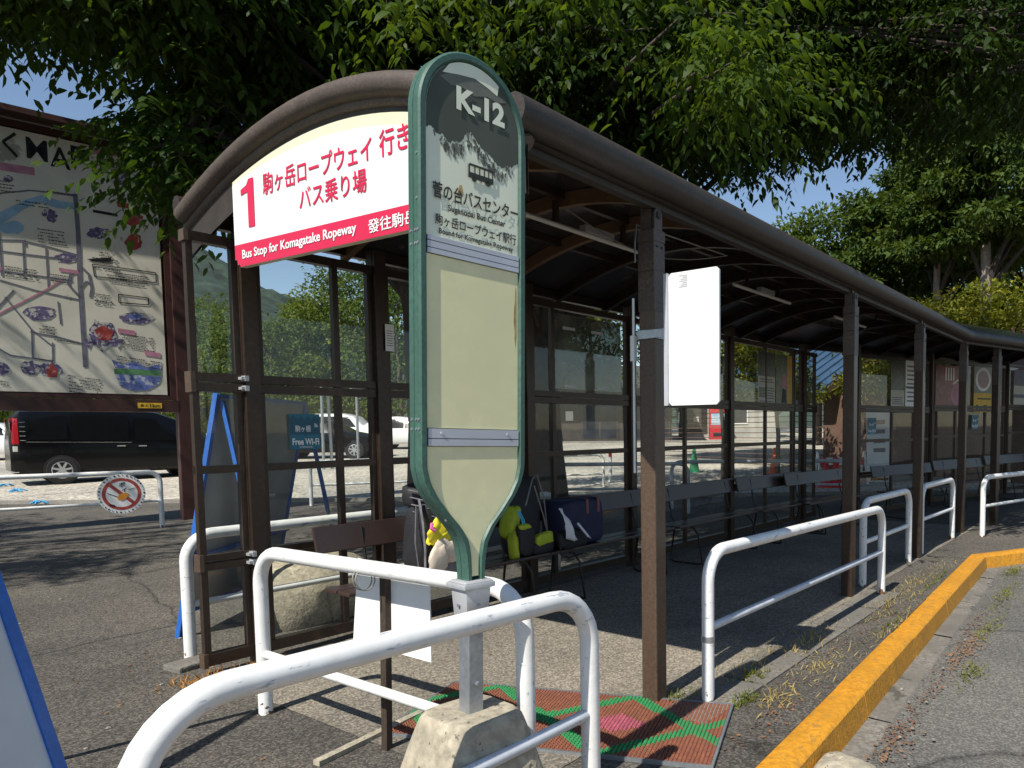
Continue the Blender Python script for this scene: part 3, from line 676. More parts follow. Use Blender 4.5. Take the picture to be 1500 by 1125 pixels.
prof = [(.0, .285), (.1, .252), (.2, .22), (.3, .192), (.4, .166), (.47, .146), (.49, .139), (.503, .127)]
rows = []
for z, w in prof:
    c = .05+w*.08; q = []
    for sx, sy in ((-1, -1), (1, -1), (1, 1), (-1, 1)):
        for k in range(4):
            a = math.atan2(sy, sx)-math.pi/4+k*math.pi/6
            q.append((sx*(w-c)+c*math.cos(a)*1.0, sy*(w-c)*.95+c*math.sin(a), z))
    q.append(q[0]); rows.append(q)
b.grid(rows); b.add(rows[-1][:-1], [tuple(range(16))]); b.build('concrete_foot', m_conc, st, smooth=40)

# ------------------------------------------------------------------ blank white panel strapped to the post
t = thing('notice_board', 'blank white metal notice board strapped to the front post, seen end-on from the gable', 'notice board', (3.035, 1.985, 1.565))
b = MB(); b.prism([(.0+x, z) for x, z in ((.015, 0), (.27, 0), (.285, .015), (.285, .635), (.27, .65), (.015, .65), (0, .635), (0, .015))], (.02, 0, 0), (0, -1, 0), (0, 0, 1), -.012)
b.build('board', m_signwhite, t)
b = MB(); b.box(-.005, .018, .0, .022, 0, .65); b.build('flange', m_strip, t)
b = MB()
for z0 in (.345,):
    b.box(.028, .034, -.005, .21, z0, z0+.045); b.box(.034, .14, .204, .21, z0, z0+.045); b.box(.034, .14, .098, .104, z0, z0+.045); b.box(.136, .142, .104, .204, z0, z0+.045)
b.lathe([(.001, .002), (.013, .002), (.013, .03)], (.0, .012, .367), 8, 'x'); b.build('strap', m_galv, t, bevel=.002)
b = MB()
for k in range(7): b.box(.0068, .0078, -.11, -.06-.01*(k % 3), .575+.009*k, .580+.009*k)
b.build('faded_mark', m_strip, t)

# ------------------------------------------------------------------ white board on a stake, wired behind the railing
t = thing('stake_sign', 'white board nailed to a dark wooden stake, seen from behind under the railing', 'sign', (1.97, 2.78, 0))
b = MB(); b.prism([(.30, .455), (-.27, .455), (-.27, .80), (.24, .86)], (.0, 0, 0), (0, 1, 0), (0, 0, 1), .006); b.build('board', m_signwhite, t)
b = MB(); b.beam((-.022, .04, -.02), (-.022, .012, .83), .04, .03, (1, 0, 0)); sk = b.build('stake', m_stake, t)
b = MB()
for z in (.0, .022): b.tube([(-.11+.047*math.cos(a)-.0, .03+z+.01*math.sin(a), .8+.047*math.sin(a)) for a in np.linspace(0, 6.3, 18)], .0028, 6)
b.build('tie_wire', m_wire, t, smooth=60)

# ------------------------------------------------------------------ woven door mat
t = thing('floor_mat', 'brown woven floor mat with green diamond lines and pink patches', 'mat', (2.03, 2.97, .0), math.atan2(1.60-2.97, 2.56-2.03))
MW, ML = .70, 1.58       # local x along its length, y across (to the picture right)
m_mb = M('mat_brown', (.22, .072, .036), .7, var=.25, scale=20, fine=.35, fscale=90)
m_mg = M('mat_green', (.018, .205, .06), .65, var=.2, scale=30); m_mp = M('mat_pink', (.32, .07, .10), .7, var=.25, scale=30)
b = MB(); bg = MB(); bps = {}; b.box(0, ML, 0, MW, .002, .010)
nx, ny = 84, 38
diam = lambda x, y: abs(((x/ML*3.0) % 1)-.5)*2
for i in range(nx):
    for j in range(ny):
        x = (i+.5)/nx*ML; y = (j+.5)/ny*MW; v = y/MW
        k = ((x/ML*2.05+.12) % 1); dd = abs(k-.5)*2; w = abs(v-.5)*2
        d1 = abs(dd+w-1.0)
        mb = bg if d1 < .115 else (bps.setdefault(int(x/ML*2.05+.12), MB()) if (abs(dd)+w*1.3 < .40) else b)
        h = .013 if mb is b else .017
        sx, sy = ML/nx*.5, MW/ny*.5; a = .30*(1 if (i+j) % 2 else -1)
        p0 = (x-sx*.9, y-sy*.55+a*sy, .008); 
        mb.add([(x-sx*.95, y-sy*.8, .006), (x+sx*.95, y-sy*.8, .006), (x+sx*.95, y+sy*.8, .006), (x-sx*.95, y+sy*.8, .006),
                (x-sx*.5, y-sy*.35, .006+h), (x+sx*.5, y-sy*.35, .006+h*.7), (x+sx*.5, y+sy*.35, .006+h), (x-sx*.5, y+sy*.35, .006+h*.7)],
               [(0, 1, 5, 4), (1, 2, 6, 5), (2, 3, 7, 6), (3, 0, 4, 7), (4, 5, 6, 7)])
b.build('brown_weave', m_mb, t); bg.build('green_lines', m_mg, t)
for q in bps.values(): q.build('pink_patch', m_mp, t)
b = MB(); e = .012
for x0, x1, y0, y1 in ((-e, ML+e, -e, 0), (-e, ML+e, MW, MW+e), (-e, 0, 0, MW), (ML, ML+e, 0, MW)): b.box(x0, x1, y0, y1, 0.001, .018)
b.build('metal_edge', m_galv, t)
t = tag(MB().box(-.35, .35, -.02, .02, 0, .022).build('wooden_batten', m_conc), 'short weathered wooden batten lying along the near edge of the woven mat', 'batten')
t.location = (2.02, 2.98, .002); t.rotation_euler = (0, 0, R(8))

# ------------------------------------------------------------------ blue A-boards
def aboard(lbl, c0, c1, Hh, lean, name='a_frame_board', inner=None):
    """c0,c1: feet of the panel edge on the ground; leans backwards by lean towards the rear legs"""
    c0 = Vector((*c0, 0)); c1 = Vector((*c1, 0)); d = (c1-c0).normalized(); n = Vector((0, 0, 1)).cross(d)
    t = thing(name, lbl, 'A-frame board', c0); L = (c1-c0).length
    up = lambda f, s: n*(lean*f)+Vector((0, 0, Hh*f))
    b = MB(); uu = up(1, 0).normalized(); w = .045
    for o in (0, L): b.beam(d*o, d*o+up(1, 0), .045, .03, n)
    b.beam(up(.99, 0), d*L+up(.99, 0), .03, .045, n); b.beam(up(.10, 0), d*L+up(.10, 0), .03, .045, n); b.beam(up(.33, 0)+n*.03, d*L+up(.33, 0)+n*.03, .02, .045, n)
    b.build('frame', m_blue, t)
    b = MB(); q = [d*.02+up(.1, 0), d*(L-.02)+up(.1, 0), d*(L-.02)+up(.98, 0), d*.02+up(.98, 0)]
    m = uu.cross(d)*.004
    b.add([p+m for p in q]+[p-m for p in q], [(0, 1, 2, 3), (7, 6, 5, 4), (0, 4, 5, 1), (2, 6, 7, 3), (1, 5, 6, 2), (0, 3, 7, 4)])
    b.build('panel', inner or m_aboard, t)
    for o in (.03, L-.03):
        b = MB(); b.beam(d*o+n*(lean*1.9)*1.0+Vector((0, 0, 0)), d*o+up(.97, 0)+n*.03, .035, .025, n); b.build('rear_leg', m_blue, t)
    return t
aboard('tall blue framed A-board with shade-grey panel, standing behind the glass of the shelter end', (3.4, 6.55), (2.23, 5.62), 1.72, .34, inner=M('shaded_board_back', (.34, .36, .38), .6, var=.15, scale=3))  # panel colour darkened to stand for shade on its unlit back
ab = aboard('blue framed A-board with pale panel cut by the left picture edge', (.19, 2.96), (.94, 3.37), 1.38, .42, inner=m_aboard)

# ------------------------------------------------------------------ benches
def make_bench(L):
    t = thing('bench', '', 'bench', (0, 0, 0), 0, 'brown benches along the back wall')
    b = MB(); b.box(0, L, -.30, -.17, .425, .45); b.box(0, L, -.155, -.02, .425, .45); b.build('seat', m_bench, t, bevel=.006)
    b = MB(); MT = Matrix.Translation((0, .06, .66)) @ Matrix.Rotation(R(-14), 4, 'X'); b.box(0, L, -.011, .011, 0, .175, MT); b.build('backrest', m_bench, t, bevel=.005)
    for x in (.16*L, .84*L):
        b = MB(); b.tube([(x-.06, -.29, .42), (x, -.28, .41), (x+.03, -.32, .33), (x+.05, -.36, .02), (x+.05, -.30, .012), (x+.05, .0, .012), (x+.05, .05, .03), (x+.03, -.02, .38), (x, -.03, .41)], .011, 8)
        b.build('leg_frame', m_blackmetal, t, smooth=60)
        b = MB(); b.tube([(x+.05, -.02, .42), (x+.05, .03, .5), (x+.05, .085, .80)], .010, 8); b.build('back_support', m_blackmetal, t, smooth=60)
    return t
b18 = make_bench(1.8)
LB = ['bench nearest the gable sign, half hidden behind the green stop sign', 'bench carrying the yellow and black backpack and the navy bag', 'empty bench behind the front post with the strapped white panel', 'empty bench under the posters in the straight part of the shelter', 'bench at the open end of the straight back wall',
      'first bench of the curved far wall, next to the opening', 'second bench of the curved far wall', 'third bench of the curved far wall, at the right picture edge']
pos = [(2.56, 4.33, -1.3), (4.34, 4.28, -1.3), (6.2, 4.22, -1.3), (7.95, 4.12, -3), (9.0, 3.95, -6), (11.3, 3.52, -15.5), (13.1, 3.02, -15.5), (14.85, 2.5, -17)]
b18.location = (*pos[0][:2], 0); b18.rotation_euler = (0, 0, R(pos[0][2])); b18['label'] = LB[0]
for (x, y, a), l in list(zip(pos, LB))[1:]:
    dup(b18, (x, y, gz(x, y)), R(a), l)
# ------------------------------------------------------------------ bags on the bench
m_bagg = M('grey_backpack_cloth', (.15, .145, .16), .75, var=.3, scale=14, bump=.8, bscale=16); m_bagb = M('black_bag_cloth', (.014, .014, .017), .7, var=.3, scale=10, bump=.8, bscale=14)
m_lime = M('lime_bag_cloth', (.40, .48, .025), .65, var=.15, scale=12, bump=.7, bscale=18); m_navy = M('navy_bag_cloth', (.012, .014, .05), .7, var=.25, scale=9, bump=.25, bscale=30)
m_hat = M('cream_cotton', (.66, .56, .45), .85, var=.1, scale=10, bump=.3, bscale=20); m_capy = M('yellow_cotton', (.72, .62, .03), .8, var=.1, scale=12, bump=.4, bscale=18); m_pinkc = M('pink_cloth', (.7, .12, .38), .8); m_strapc = M('dusty_red_strap', (.26, .09, .08), .8); m_cyan = M('light_blue_cord', (.05, .4, .6), .5); m_towel = M('white_towel', (.74, .75, .8), .9, var=.06, scale=20, bump=.3, bscale=20)
def Ry(a): return Matrix.Rotation(R(a), 4, 'Y')
def Rx(a): return Matrix.Rotation(R(a), 4, 'X')
t = thing('backpack', 'grey and black backpack half hidden by the stop sign, with a yellow cap tied on', 'backpack', (3.24, 4.13, .45))
b = MB(); b.blob((0, 0, .27), (.155, .125, .28), 22, 16, pw=.6, nz=.035, seed=1, M=Rx(8)); b.blob((-.03, .03, .55), (.12, .10, .085), 18, 10, pw=.7, nz=.07, seed=2); b.build('body', m_bagb, t, smooth=60)
b = MB(); b.blob((.04, -.135, .15), (.105, .055, .15), 18, 12, pw=.6, nz=.05, seed=3); b.build('front_pocket', m_bagg, t, smooth=60)
b = MB()
for k in range(9):
    z = .60-.05*k; b.tube([(-.17+.01*k, -.02, z), (-.10+.01*k, -.135, z-.03), (.02, -.15, z-.075), (.13, -.13, z-.11)], .013, 6, flat=.35)
for x in (-.15, .12): b.tube([(x, -.1, .54), (x-.02, -.16, .38), (x, -.15, .2), (x+.01, -.13, .02)], .012, 6, flat=.4)
b.tube([(-.16, -.08, .5), (-.19, -.10, .25), (-.17, -.12, -.02)], .004, 5)
b.build('strap', m_bagg, t, smooth=60)
t = thing('yellow_cap', 'crumpled bright yellow cap hanging on the grey backpack', 'cap', (3.16, 3.93, .765)); b = MB(); b.blob((0, 0, 0), (.07, .03, .085), 26, 18, pw=.7, nz=.16, seed=5, M=Ry(42)); b.blob((.04, -.015, -.035), (.035, .02, .09), 20, 14, pw=.8, nz=.14, seed=7, M=Ry(62)); b.build('crown', m_capy, t, smooth=60); b = MB(); b.tube([(-.07, -.03, .07), (-.085, -.04, .04), (-.06, -.045, .02)], .012, 8); b.build('pink_tie', m_pinkc, t, smooth=60)
t = thing('sun_hat', 'cream cotton sun hat hanging below the yellow cap', 'hat', (3.16, 3.91, .62)); b = MB(); b.blob((.045, 0, .02), (.105, .035, .075), 20, 12, pw=.9, nz=.12, seed=9, M=Ry(35)); b.blob((-.035, -.02, -.03), (.075, .03, .095), 20, 12, pw=.9, nz=.1, seed=10, M=Ry(20)); b.build('cloth', m_hat, t, smooth=60)
t = thing('backpack', 'lime yellow and black backpack leaning upright on the bench', 'backpack', (4.18, 4.15, .45))
b = MB(); b.blob((.03, .05, .30), (.165, .10, .33), 22, 16, pw=.55, nz=.025, seed=12, M=Ry(16) @ Rx(-10)); b.build('body', m_bagb, t, smooth=60)
b = MB(); b.blob((-.135, .0, .27), (.05, .08, .13), 20, 12, pw=.6, nz=.06, seed=13, M=Ry(18)); b.blob((-.19, -.09, .09), (.035, .045, .11), 16, 10, pw=.7, nz=.1, seed=31); b.build('side_panel', m_lime, t, smooth=60)
b = MB(); b.blob((.11, -.13, .12), (.10, .03, .048), 20, 10, pw=.45, nz=.06, seed=15, M=Ry(-6)); b.build('pocket', m_lime, t, smooth=60)
b = MB(); b.blob((-.10, -.115, .13), (.085, .05, .12), 20, 12, pw=.55, nz=.06, seed=16); b.blob((.10, -.10, .045), (.14, .05, .05), 16, 8, pw=.5, nz=.04, seed=18); b.build('mesh_pocket', m_bagb, t, smooth=60)
b = MB(); b.blob((-.13, -.15, .245), (.06, .03, .022), 14, 8, pw=.8, nz=.15, seed=19); b.build('pocket_trim', m_lime, t, smooth=60)
b = MB()
for x in (-.155, -.135): b.tube([(x+.02, -.15, .22), (x, -.15, .30), (x-.02, -.12, .37)], .006, 6)
b.build('cord', m_cyan, t, smooth=60)
b = MB(); b.tube([(-.05, -.09, .40), (.05, -.07, .60), (.12, -.05, .64), (.19, -.06, .45), (.22, -.07, .12)], .007, 6); b.tube([(.05, -.09, .55), (.15, -.09, .30), (.2, -.1, .1)], .006, 6); b.build('strap', m_wire, t, smooth=60)
t = thing('duffel_bag', 'navy box-shaped duffel bag with dusty red straps on the bench', 'bag', (4.80, 4.15, .45))
b = MB(); b.blob((0, 0, .20), (.27, .15, .20), 26, 16, pw=.27, nz=.012, seed=20); b.build('body', m_navy, t, smooth=60)
for x in (.02, .17):
    b = MB(); b.grid([[(x+q, y, z) for q in (-.016, .016)] for y, z in ((-.154, .27), (-.154, .35), (-.148, .395), (-.1, .405), (0, .408), (.1, .405))]); b.build('strap', m_strapc, t)
t = thing('black_pouch', 'small black pouch lying in front of the navy duffel bag', 'bag', (4.60, 3.99, .45)); b = MB(); b.blob((0, 0, .08), (.17, .05, .08), 20, 12, pw=.6, nz=.06, seed=24); b.build('body', m_bagb, t, smooth=60); b = MB(); b.tube([(-.17, -.02, .06), (-.2, -.05, -.02), (-.12, -.07, -.06), (.05, -.06, -.05)], .008, 6); b.build('strap', m_bagb, t, smooth=60)
t = thing('towel', 'white towel draped over the navy duffel bag and black pouch', 'towel', (4.47, 3.95, .62)); b = MB()
b.grid([[(-.09+.10*v*(.4+.8*u)+.08*u+.012*math.sin(7*v+u*5), -.02-.035*math.sin(u*2.6)+.012*math.sin(8*v), .19-.26*u-.03*v+.01*math.sin(9*u+v*4)) for v in np.linspace(0, 1.1, 9)] for u in np.linspace(0, 1, 12)]); o = b.build('cloth', m_towel, t, smooth=60); sm = o.modifiers.new('thickness', 'SOLIDIFY'); sm.thickness = .008
b = MB(); b.grid([[(.12+.05*v+.12*u, -.03-.02*u, .04-.13*u+.012*math.sin(6*v)) for v in np.linspace(0, .8, 5)] for u in np.linspace(0, 1, 6)]); o = b.build('cloth_end', m_towel, t, smooth=60); sm = o.modifiers.new('thickness', 'SOLIDIFY'); sm.thickness = .008

# ------------------------------------------------------------------ flat sheets on the glass and posts
def sheet(name, lbl, cat, x0, x1, z0, z1, parts, y=None, off=-.012, th=.003, base=m_signwhite, group=None, O=None, D=None):
    """thin sheet on the wall. parts: list of (name, material, [rects in 0..1 or ('t',text,x,y,w,h,bold)])"""
    if O is None:
        O = Vector((x0, SHY(x0)+off, z0)); D = Vector((1, -.0244, 0)).normalized()
    t = thing(name, lbl, cat, O, 0, group); w = x1-x0; h = z1-z0; V = Vector((0, 0, 1)); N = D.cross(V).normalized()
    b = MB(); b.prism([(0, 0), (w, 0), (w, h), (0, h)], N*th, D, V, th); b.build('sheet', base, t)
    for k, (pn, pm, items) in enumerate(parts):
        b = MB()
        for it in items:
            if it[0] == 't': text(b, it[1], N*(th+.0012+.0006*k)+D*(it[2]*w)+V*(it[3]*h), D, V, it[4]*w, it[5]*h, it[6] if len(it) > 6 else .01)
            elif it[0] == 'p': b.prism([(x*w, z*h) for x, z in it[1]], N*(th+.001+.0006*k), D, V, .0008)
            else: b.prism([(it[0]*w, it[1]*h), (it[2]*w, it[1]*h), (it[2]*w, it[3]*h), (it[0]*w, it[3]*h)], N*(th+.001+.0006*k), D, V, .0008)
        b.build(pn, pm, t)
    return t
def wifi(lbl, x0, z0, s, O=None, D=None):
    arcs = [('p', [(.80+r*math.cos(a), .62+r*math.sin(a)*.9) for a in np.linspace(.1, 1.5, 8)]+[(.80+(r-.022)*math.cos(a), .62+(r-.022)*math.sin(a)*.9) for a in np.linspace(1.5, .1, 8)]) for r in (.05, .09, .13)]
    return sheet('wifi_sticker', lbl, 'sticker', x0, x0+s, z0, z0+s*1.12, [('dark_field', m_teal2, [('p', [(0, .42), (.45, .42), (.5, .36), (.55, .42), (1, .42), (1, .93), (.9, .86), (.82, .95), (.72, .84), (.6, .97), (.5, .84), (.36, .95), (.25, .85), (.12, .97), (0, .88)])]), ('lettering', m_plainwhite, [('t', '駒ヶ根', .17, .49, .52, .19, .012), ('t', 'Free Wi-Fi', .07, .12, .88, .19, .03), ('t', 'KOMAGANE', .30, .04, .42, .045, .01)]+arcs)], base=m_teal, O=O, D=D, group='teal free wifi stickers')
wifi('teal free wifi sticker on the glass bay near the gable, left of the stop sign', 2.52, 1.335, .205)
b0 = sheet('paper_notice', 'small white paper notice on the dark wall post left of the stop sign', 'notice', 3.205, 3.275, 2.02, 2.21, [('print', m_mapgrey, [(.15, .2+.09*i, .85, .225+.09*i) for i in range(7)])], off=-.068)
lines = lambda x0, x1, z0, z1, n, f=.45: [(x0, z0+(z1-z0)*i/n, x1-(x1-x0)*.25*((i*7) % 3)/3, z0+(z1-z0)*(i+f)/n) for i in range(n)]
PG = 'posters on the shelter glass'
m_photo = M('dark_photo_print', (.04, .05, .03), .3, var=.8, scale=18); m_photo2 = M('wooded_photo_print', (.06, .09, .04), .3, var=.8, scale=25); m_photo3 = M('red_brown_food_print', (.18, .03, .025), .3, var=.7, scale=16); m_gold = M('golden_print', (.55, .30, .03), .4, var=.15, scale=20); m_paper = M('cream_paper', (.55, .54, .46), .6, var=.04)
sheet('poster', 'cream text poster under a dark photo, left of the poster with the golden strip', 'poster', 8.98, 9.5, 1.80, 2.50, [('photo', m_photo, [(0, .52, 1, 1), (.06, .10, .45, .30)]), ('print', m_mapgrey, lines(.1, .9, .40, .5, 2)+lines(.52, .95, .08, .33, 5)+lines(.1, .9, .02, .06, 1))], base=m_paper, group=PG)
sheet('poster', 'dark woodland poster with a golden strip and a pink figure', 'poster', 9.53, 10.06, 1.80, 2.50, [('photo', m_photo2, [(0, 0, .68, 1)]), ('pink_shape', m_mappink, [('p', [(.3, .45), (.45, .60), (.6, .58), (.64, .38), (.55, .25), (.38, .3)])]), ('shadow_shape', m_black, [('p', [(.32, .02), (.62, .02), (.60, .28), (.40, .32)])])], base=m_gold, group=PG)
sheet('poster', 'empty translucent display sheet with faint tape marks left of the stop sign post bay', 'poster', 4.98, 6.0, 1.83, 2.52, [('tape_mark', m_strip, [q]) for q in ((.15, .80, .32, .84), (.55, .80, .72, .84), (.16, .02, .32, .055), (.62, .02, .77, .05))], base=glass('grey_film', (.35, .38, .35), .25), off=.008, group=PG)
d2 = lambda p, q: Vector((q[0]-p[0], q[1]-p[1], 0)).normalized()
D1 = d2(w2[0], w2[1]); D2 = d2(w2[1], w2[2]); D3 = d2(w2[2], w2[3])
def W2(p, D, s, z): n = Vector((D.y, -D.x, 0)); return Vector((p[0], p[1], gz(*p)+z))+D*s+n*.03
sheet('poster', 'monochrome poster beside a white timetable on the curved wall', 'poster', 0, .42, 1.80, 2.56, [('photo', m_photo, [(0, .35, 1, 1)]), ('print', m_mapgrey, lines(.1, .9, .04, .22, 4))], base=m_paper, O=W2(w2[0], D1, .95, 1.80), D=D1, group=PG)
sheet('timetable', 'white timetable sheet with rows of dark print on the curved wall', 'timetable', 0, .62, 1.80, 2.58, [('print', m_mapgrey, lines(.08, .9, .10, .95, 9, .38)+[(.02, .40, .98, .44)])], base=m_signwhite, O=W2(w2[0], D1, 1.40, 1.80), D=D1, group=PG)
sheet('poster', 'dark red food poster between two front posts of the curved part', 'poster', 0, 1.05, 1.80, 2.52, [('photo', m_photo3, [(0, 0, 1, 1)]), ('dish', m_mappink, [('p', [(.68+.2*math.cos(a), .28+.30*math.sin(a)) for a in np.linspace(0, 6, 14)])]), ('white_mark', m_plainwhite, [('p', [(.52, .55), (.95, .82), (.97, .79), (.55, .52)])]+[(.30+.08*i, .62, .335+.08*i, .95) for i in range(4)])], base=m_photo, O=W2(w2[1], D2, .12, 1.80), D=D2, group=PG)
sheet('poster', 'yellow based food poster with a round brown dish on the curved wall', 'poster', 0, .78, 1.68, 2.55, [('photo', m_photo, [(0, .42, 1, 1)]), ('dish', m_plainwhite, [('p', [(.42+.36*math.cos(a), .72+.26*math.sin(a)) for a in np.linspace(0, 6, 14)])]), ('food', m_photo3, [('p', [(.42+.27*math.cos(a), .72+.2*math.sin(a)) for a in np.linspace(0, 6, 14)])]), ('print', m_black, [(.15, .28, .8, .31), (.1, .06, .2, .16), (.25, .06, .38, .14), (.45, .06, .62, .16)])], base=m_yellow, O=W2(w2[1], D2, 1.42, 1.68), D=D2, group=PG)
sheet('poster', 'grey landscape poster at the right picture edge', 'poster', 0, .9, 1.80, 2.5, [('photo', m_mapgrey, [(0, .55, 1, 1), (0, .2, 1, .3)])], base=m_paper, O=W2(w2[2], D3, .25, 1.80), D=D3, group=PG)
wifi('teal free wifi sticker in the first glass bay of the curved wall', 0, 0, .24, O=W2(w2[0], D1, .28, 1.33), D=D1)
wifi('teal free wifi sticker under the yellow based food poster', 0, 0, .24, O=W2(w2[1], D2, 1.36, 1.36), D=D2)

# ------------------------------------------------------------------ big map board on posts
BD = Vector((math.cos(R(-10)), math.sin(R(-10)), 0)); BO = Vector((5.33, 13.13, 0)); BW = 4.3
t = thing('map_board', 'huge outdoor illustrated map board with a dark red-brown steel frame and posts', 'map board', BO-BD*BW/2, R(-10))
# local: x along the board, -y towards the viewer
b = MB(); b.box(-BW/2-.16, BW/2+.02, -.05, .05, 1.98, 2.04); b.box(-BW/2-.16, BW/2+.02, -.05, .05, 5.80, 5.90); b.box(BW/2-.06, BW/2+.02, -.05, .05, 2.04, 5.80); b.box(-BW/2-.16, -BW/2-.08, -.05, .05, 2.04, 5.8); b.box(-BW/2, BW/2, .02, .04, 2.04, 5.8)
b.box(-BW/2-.2, BW/2+.06, -.10, .10, 1.78, 1.97); b.box(-BW/2-.5, BW/2+.4, -.35, .30, 5.92, 6.0); b.build('frame', m_boardbrown, t)
for x in (BW/2+.12, -BW/2-.3):
    b = MB(); b.box(x-.10, x+.10, -.1, .1, -.1, 5.92); o = b.build('post', m_boardbrown, t, bevel=.01)
b = MB(); b.box(-BW/2-.05, BW/2-.10, -.03, .02, 2.06, 5.78); pn = b.build('map_panel', m_mapbg, t)
pw, phh = BW-.05, 3.72; X0 = -BW/2-.05; Z0 = 2.06
# picture pixel (bottom edge y 578, right edge x 245) -> board: use measured fractions
def bp_(px, py_):
    fx = px/245.0; ytop = 190+fx*52; f = (578-py_)/(578-ytop); s = X0+pw-(1-fx)*2.02*1.02; return (s, Z0+f*phh)
def mprism(mb, pts, k=0): mb.prism([bp_(*p) for p in pts], (0, -.031-.0015*k, 0), (1, 0, 0), (0, 0, 1), .001)
def mline(mb, pts, w, k=0):
    q = [Vector((bp_(*p)[0], -.031-.0015*k, bp_(*p)[1])) for p in pts]
    for a, c in zip(q, q[1:]): mb.beam(a, c, .002, w, (c-a).cross(Vector((0, 1, 0))))
def mblob(mb, cx, cy, rx, ry, k=1, n=18, seed=0):
    rg = random.Random(seed); pts = [(cx+rx*(1+rg.uniform(-.2, .2))*math.cos(a), cy+ry*(1+rg.uniform(-.2, .2))*math.sin(a)) for a in np.linspace(0, 2*math.pi, n, endpoint=False)][::-1]
    mprism(mb, pts, k)
b = MB(); mprism(b, [(0, 338), (12, 322), (30, 312), (52, 300), (75, 292), (98, 300), (118, 303), (118, 312), (95, 311), (72, 303), (50, 313), (28, 330), (0, 345)][::-1], 1); mblob(b, 32, 340, 18, 9, 1, seed=3); b.build('river', m_mapblue, pn)
b = MB()
mline(b, [(121, 290), (122, 345), (120, 420), (121, 540)], .055, 2); mline(b, [(0, 305), (22, 291), (60, 286), (90, 289), (120, 293)], .02, 2)
for p in ([(0, 358), (45, 358), (82, 367), (118, 377)], [(16, 345), (16, 410)], [(46, 360), (45, 412)], [(76, 368), (76, 425)], [(49, 357), (49, 366)], [(0, 372), (50, 378), (118, 385)], [(0, 400), (60, 408), (110, 415)], [(0, 412), (60, 430), (118, 442)], [(18, 440), (50, 487), (76, 510)], [(48, 490), (90, 498), (120, 506)], [(50, 487), (49, 528), (76, 533), (77, 505)], [(0, 465), (30, 430)], [(0, 512), (20, 525), (76, 532)], [(88, 445), (90, 478)]): mline(b, p, .02, 2)
mline(b, [(121, 400), (108, 405), (104, 420), (110, 428), (121, 440)], .035, 2); mline(b, [(124, 395), (134, 405), (137, 425), (134, 438)], .035, 2); mline(b, [(121, 425), (130, 415), (136, 420)], .03, 2)
b.build('map_road', m_mapgrey, pn)
b = MB(); mline(b, [(0, 470), (35, 450), (70, 430), (98, 412)], .022, 2); b.build('railway', m_mappink, pn)
b = MB()
for i, (x, y, rx, ry) in enumerate(((5, 262, 11, 8), (32, 270, 7, 5), (87, 322, 7, 10), (77, 318, 4, 5), (152, 346, 16, 9), (102, 382, 15, 7), (5, 374, 8, 9), (186, 268, 14, 10), (62, 463, 24, 10), (203, 467, 28, 9), (150, 492, 20, 22), (6, 545, 12, 9), (45, 543, 15, 10), (73, 545, 16, 10))): mblob(b, x, y, rx, ry, 2, seed=i)
mprism(b, [(3, 243), (0, 262), (10, 262)], 3); mprism(b, [(120, 498), (180, 498), (172, 514), (168, 503), (133, 503), (128, 514)], 3)
b.build('drawing', m_purple, pn, split=True)
b = MB()
for x, y, w, h in ((147, 224, 38, 8), (172, 482, 26, 7), (212, 514, 25, 7), (20, 247, 47, 11), (0, 394, 16, 6), (92, 396, 27, 5)): mprism(b, [(x, y+h), (x+w, y+h+w*.14), (x+w, y+w*.14), (x, y)], 3)
b.build('heading_plate', m_mappink, pn, split=True)
b = MB(); mprism(b, [(180, 300), (228, 310), (231, 318), (222, 314), (182, 308)][::-1], 3); mblob(b, 205, 325, 15, 10, 2, seed=40); mblob(b, 204, 358, 14, 11, 2, seed=41); mprism(b, [(66, 545), (73, 535), (82, 545), (80, 556), (67, 556)], 4); mprism(b, [(137, 485), (150, 478), (166, 487), (160, 500), (143, 500)], 4); b.build('red_drawing', m_mapred, pn, split=True)
b = MB(); mprism(b, [(163, 548), (236, 552), (232, 562), (215, 571), (190, 573), (170, 566)][::-1], 3); mprism(b, [(160, 528), (178, 535), (195, 530), (212, 538), (238, 533), (236, 543), (165, 540)][::-1], 3); mblob(b, 200, 465, 10, 5, 4, seed=50); b.build('lake_drawing', m_mapdblue, pn, split=True)
b = MB(); mprism(b, [(163, 541), (236, 543), (236, 550), (163, 549)][::-1], 4); b.build('shore_drawing', m_mapgreen, pn)
b = MB()
rg = random.Random(5)
for x, y, w, n in ((147, 238, 40, 5), (0, 270, 36, 4), (66, 340, 36, 5), (20, 395, 42, 4), (80, 405, 25, 3), (140, 380, 40, 4), (178, 490, 48, 5), (168, 522, 70, 3), (96, 552, 45, 6), (140, 432, 24, 3), (160, 400, 60, 4), (82, 286, 40, 1), (40, 300, 40, 2), (150, 372, 18, 2), (60, 480, 20, 3), (0, 562, 15, 2), (80, 500, 32, 1), (140, 442, 26, 2)):
    for i in range(n):
        q = x
        while q < x+w:
            l = rg.uniform(1.2, 4.5); yy = y+i*4.6+(q-x)*.13
            if rg.random() < .85: mprism(b, [(q, yy+1.3), (q+l, yy+1.3+l*.13), (q+l, yy+l*.13), (q, yy)], 3)
            q += l+1.0
mprism(b, [(145, 312), (181, 318), (181, 322), (145, 316)][::-1], 3); mprism(b, [(132, 383), (168, 380), (168, 387), (140, 386)][::-1], 3)
for p in ([(140, 390), (236, 402), (236, 416), (142, 408), (140, 390)], [(176, 433), (222, 438), (222, 448), (176, 445), (176, 433)]): mline(b, p, .014, 3)
def mtext(mb, s, px, py_, w, h, bold):
    q = bp_(px, py_); text(mb, s, (q[0], -.036, q[1]), Vector((1, 0, -.03)).normalized(), (0, 0, 1), w, h, bold)
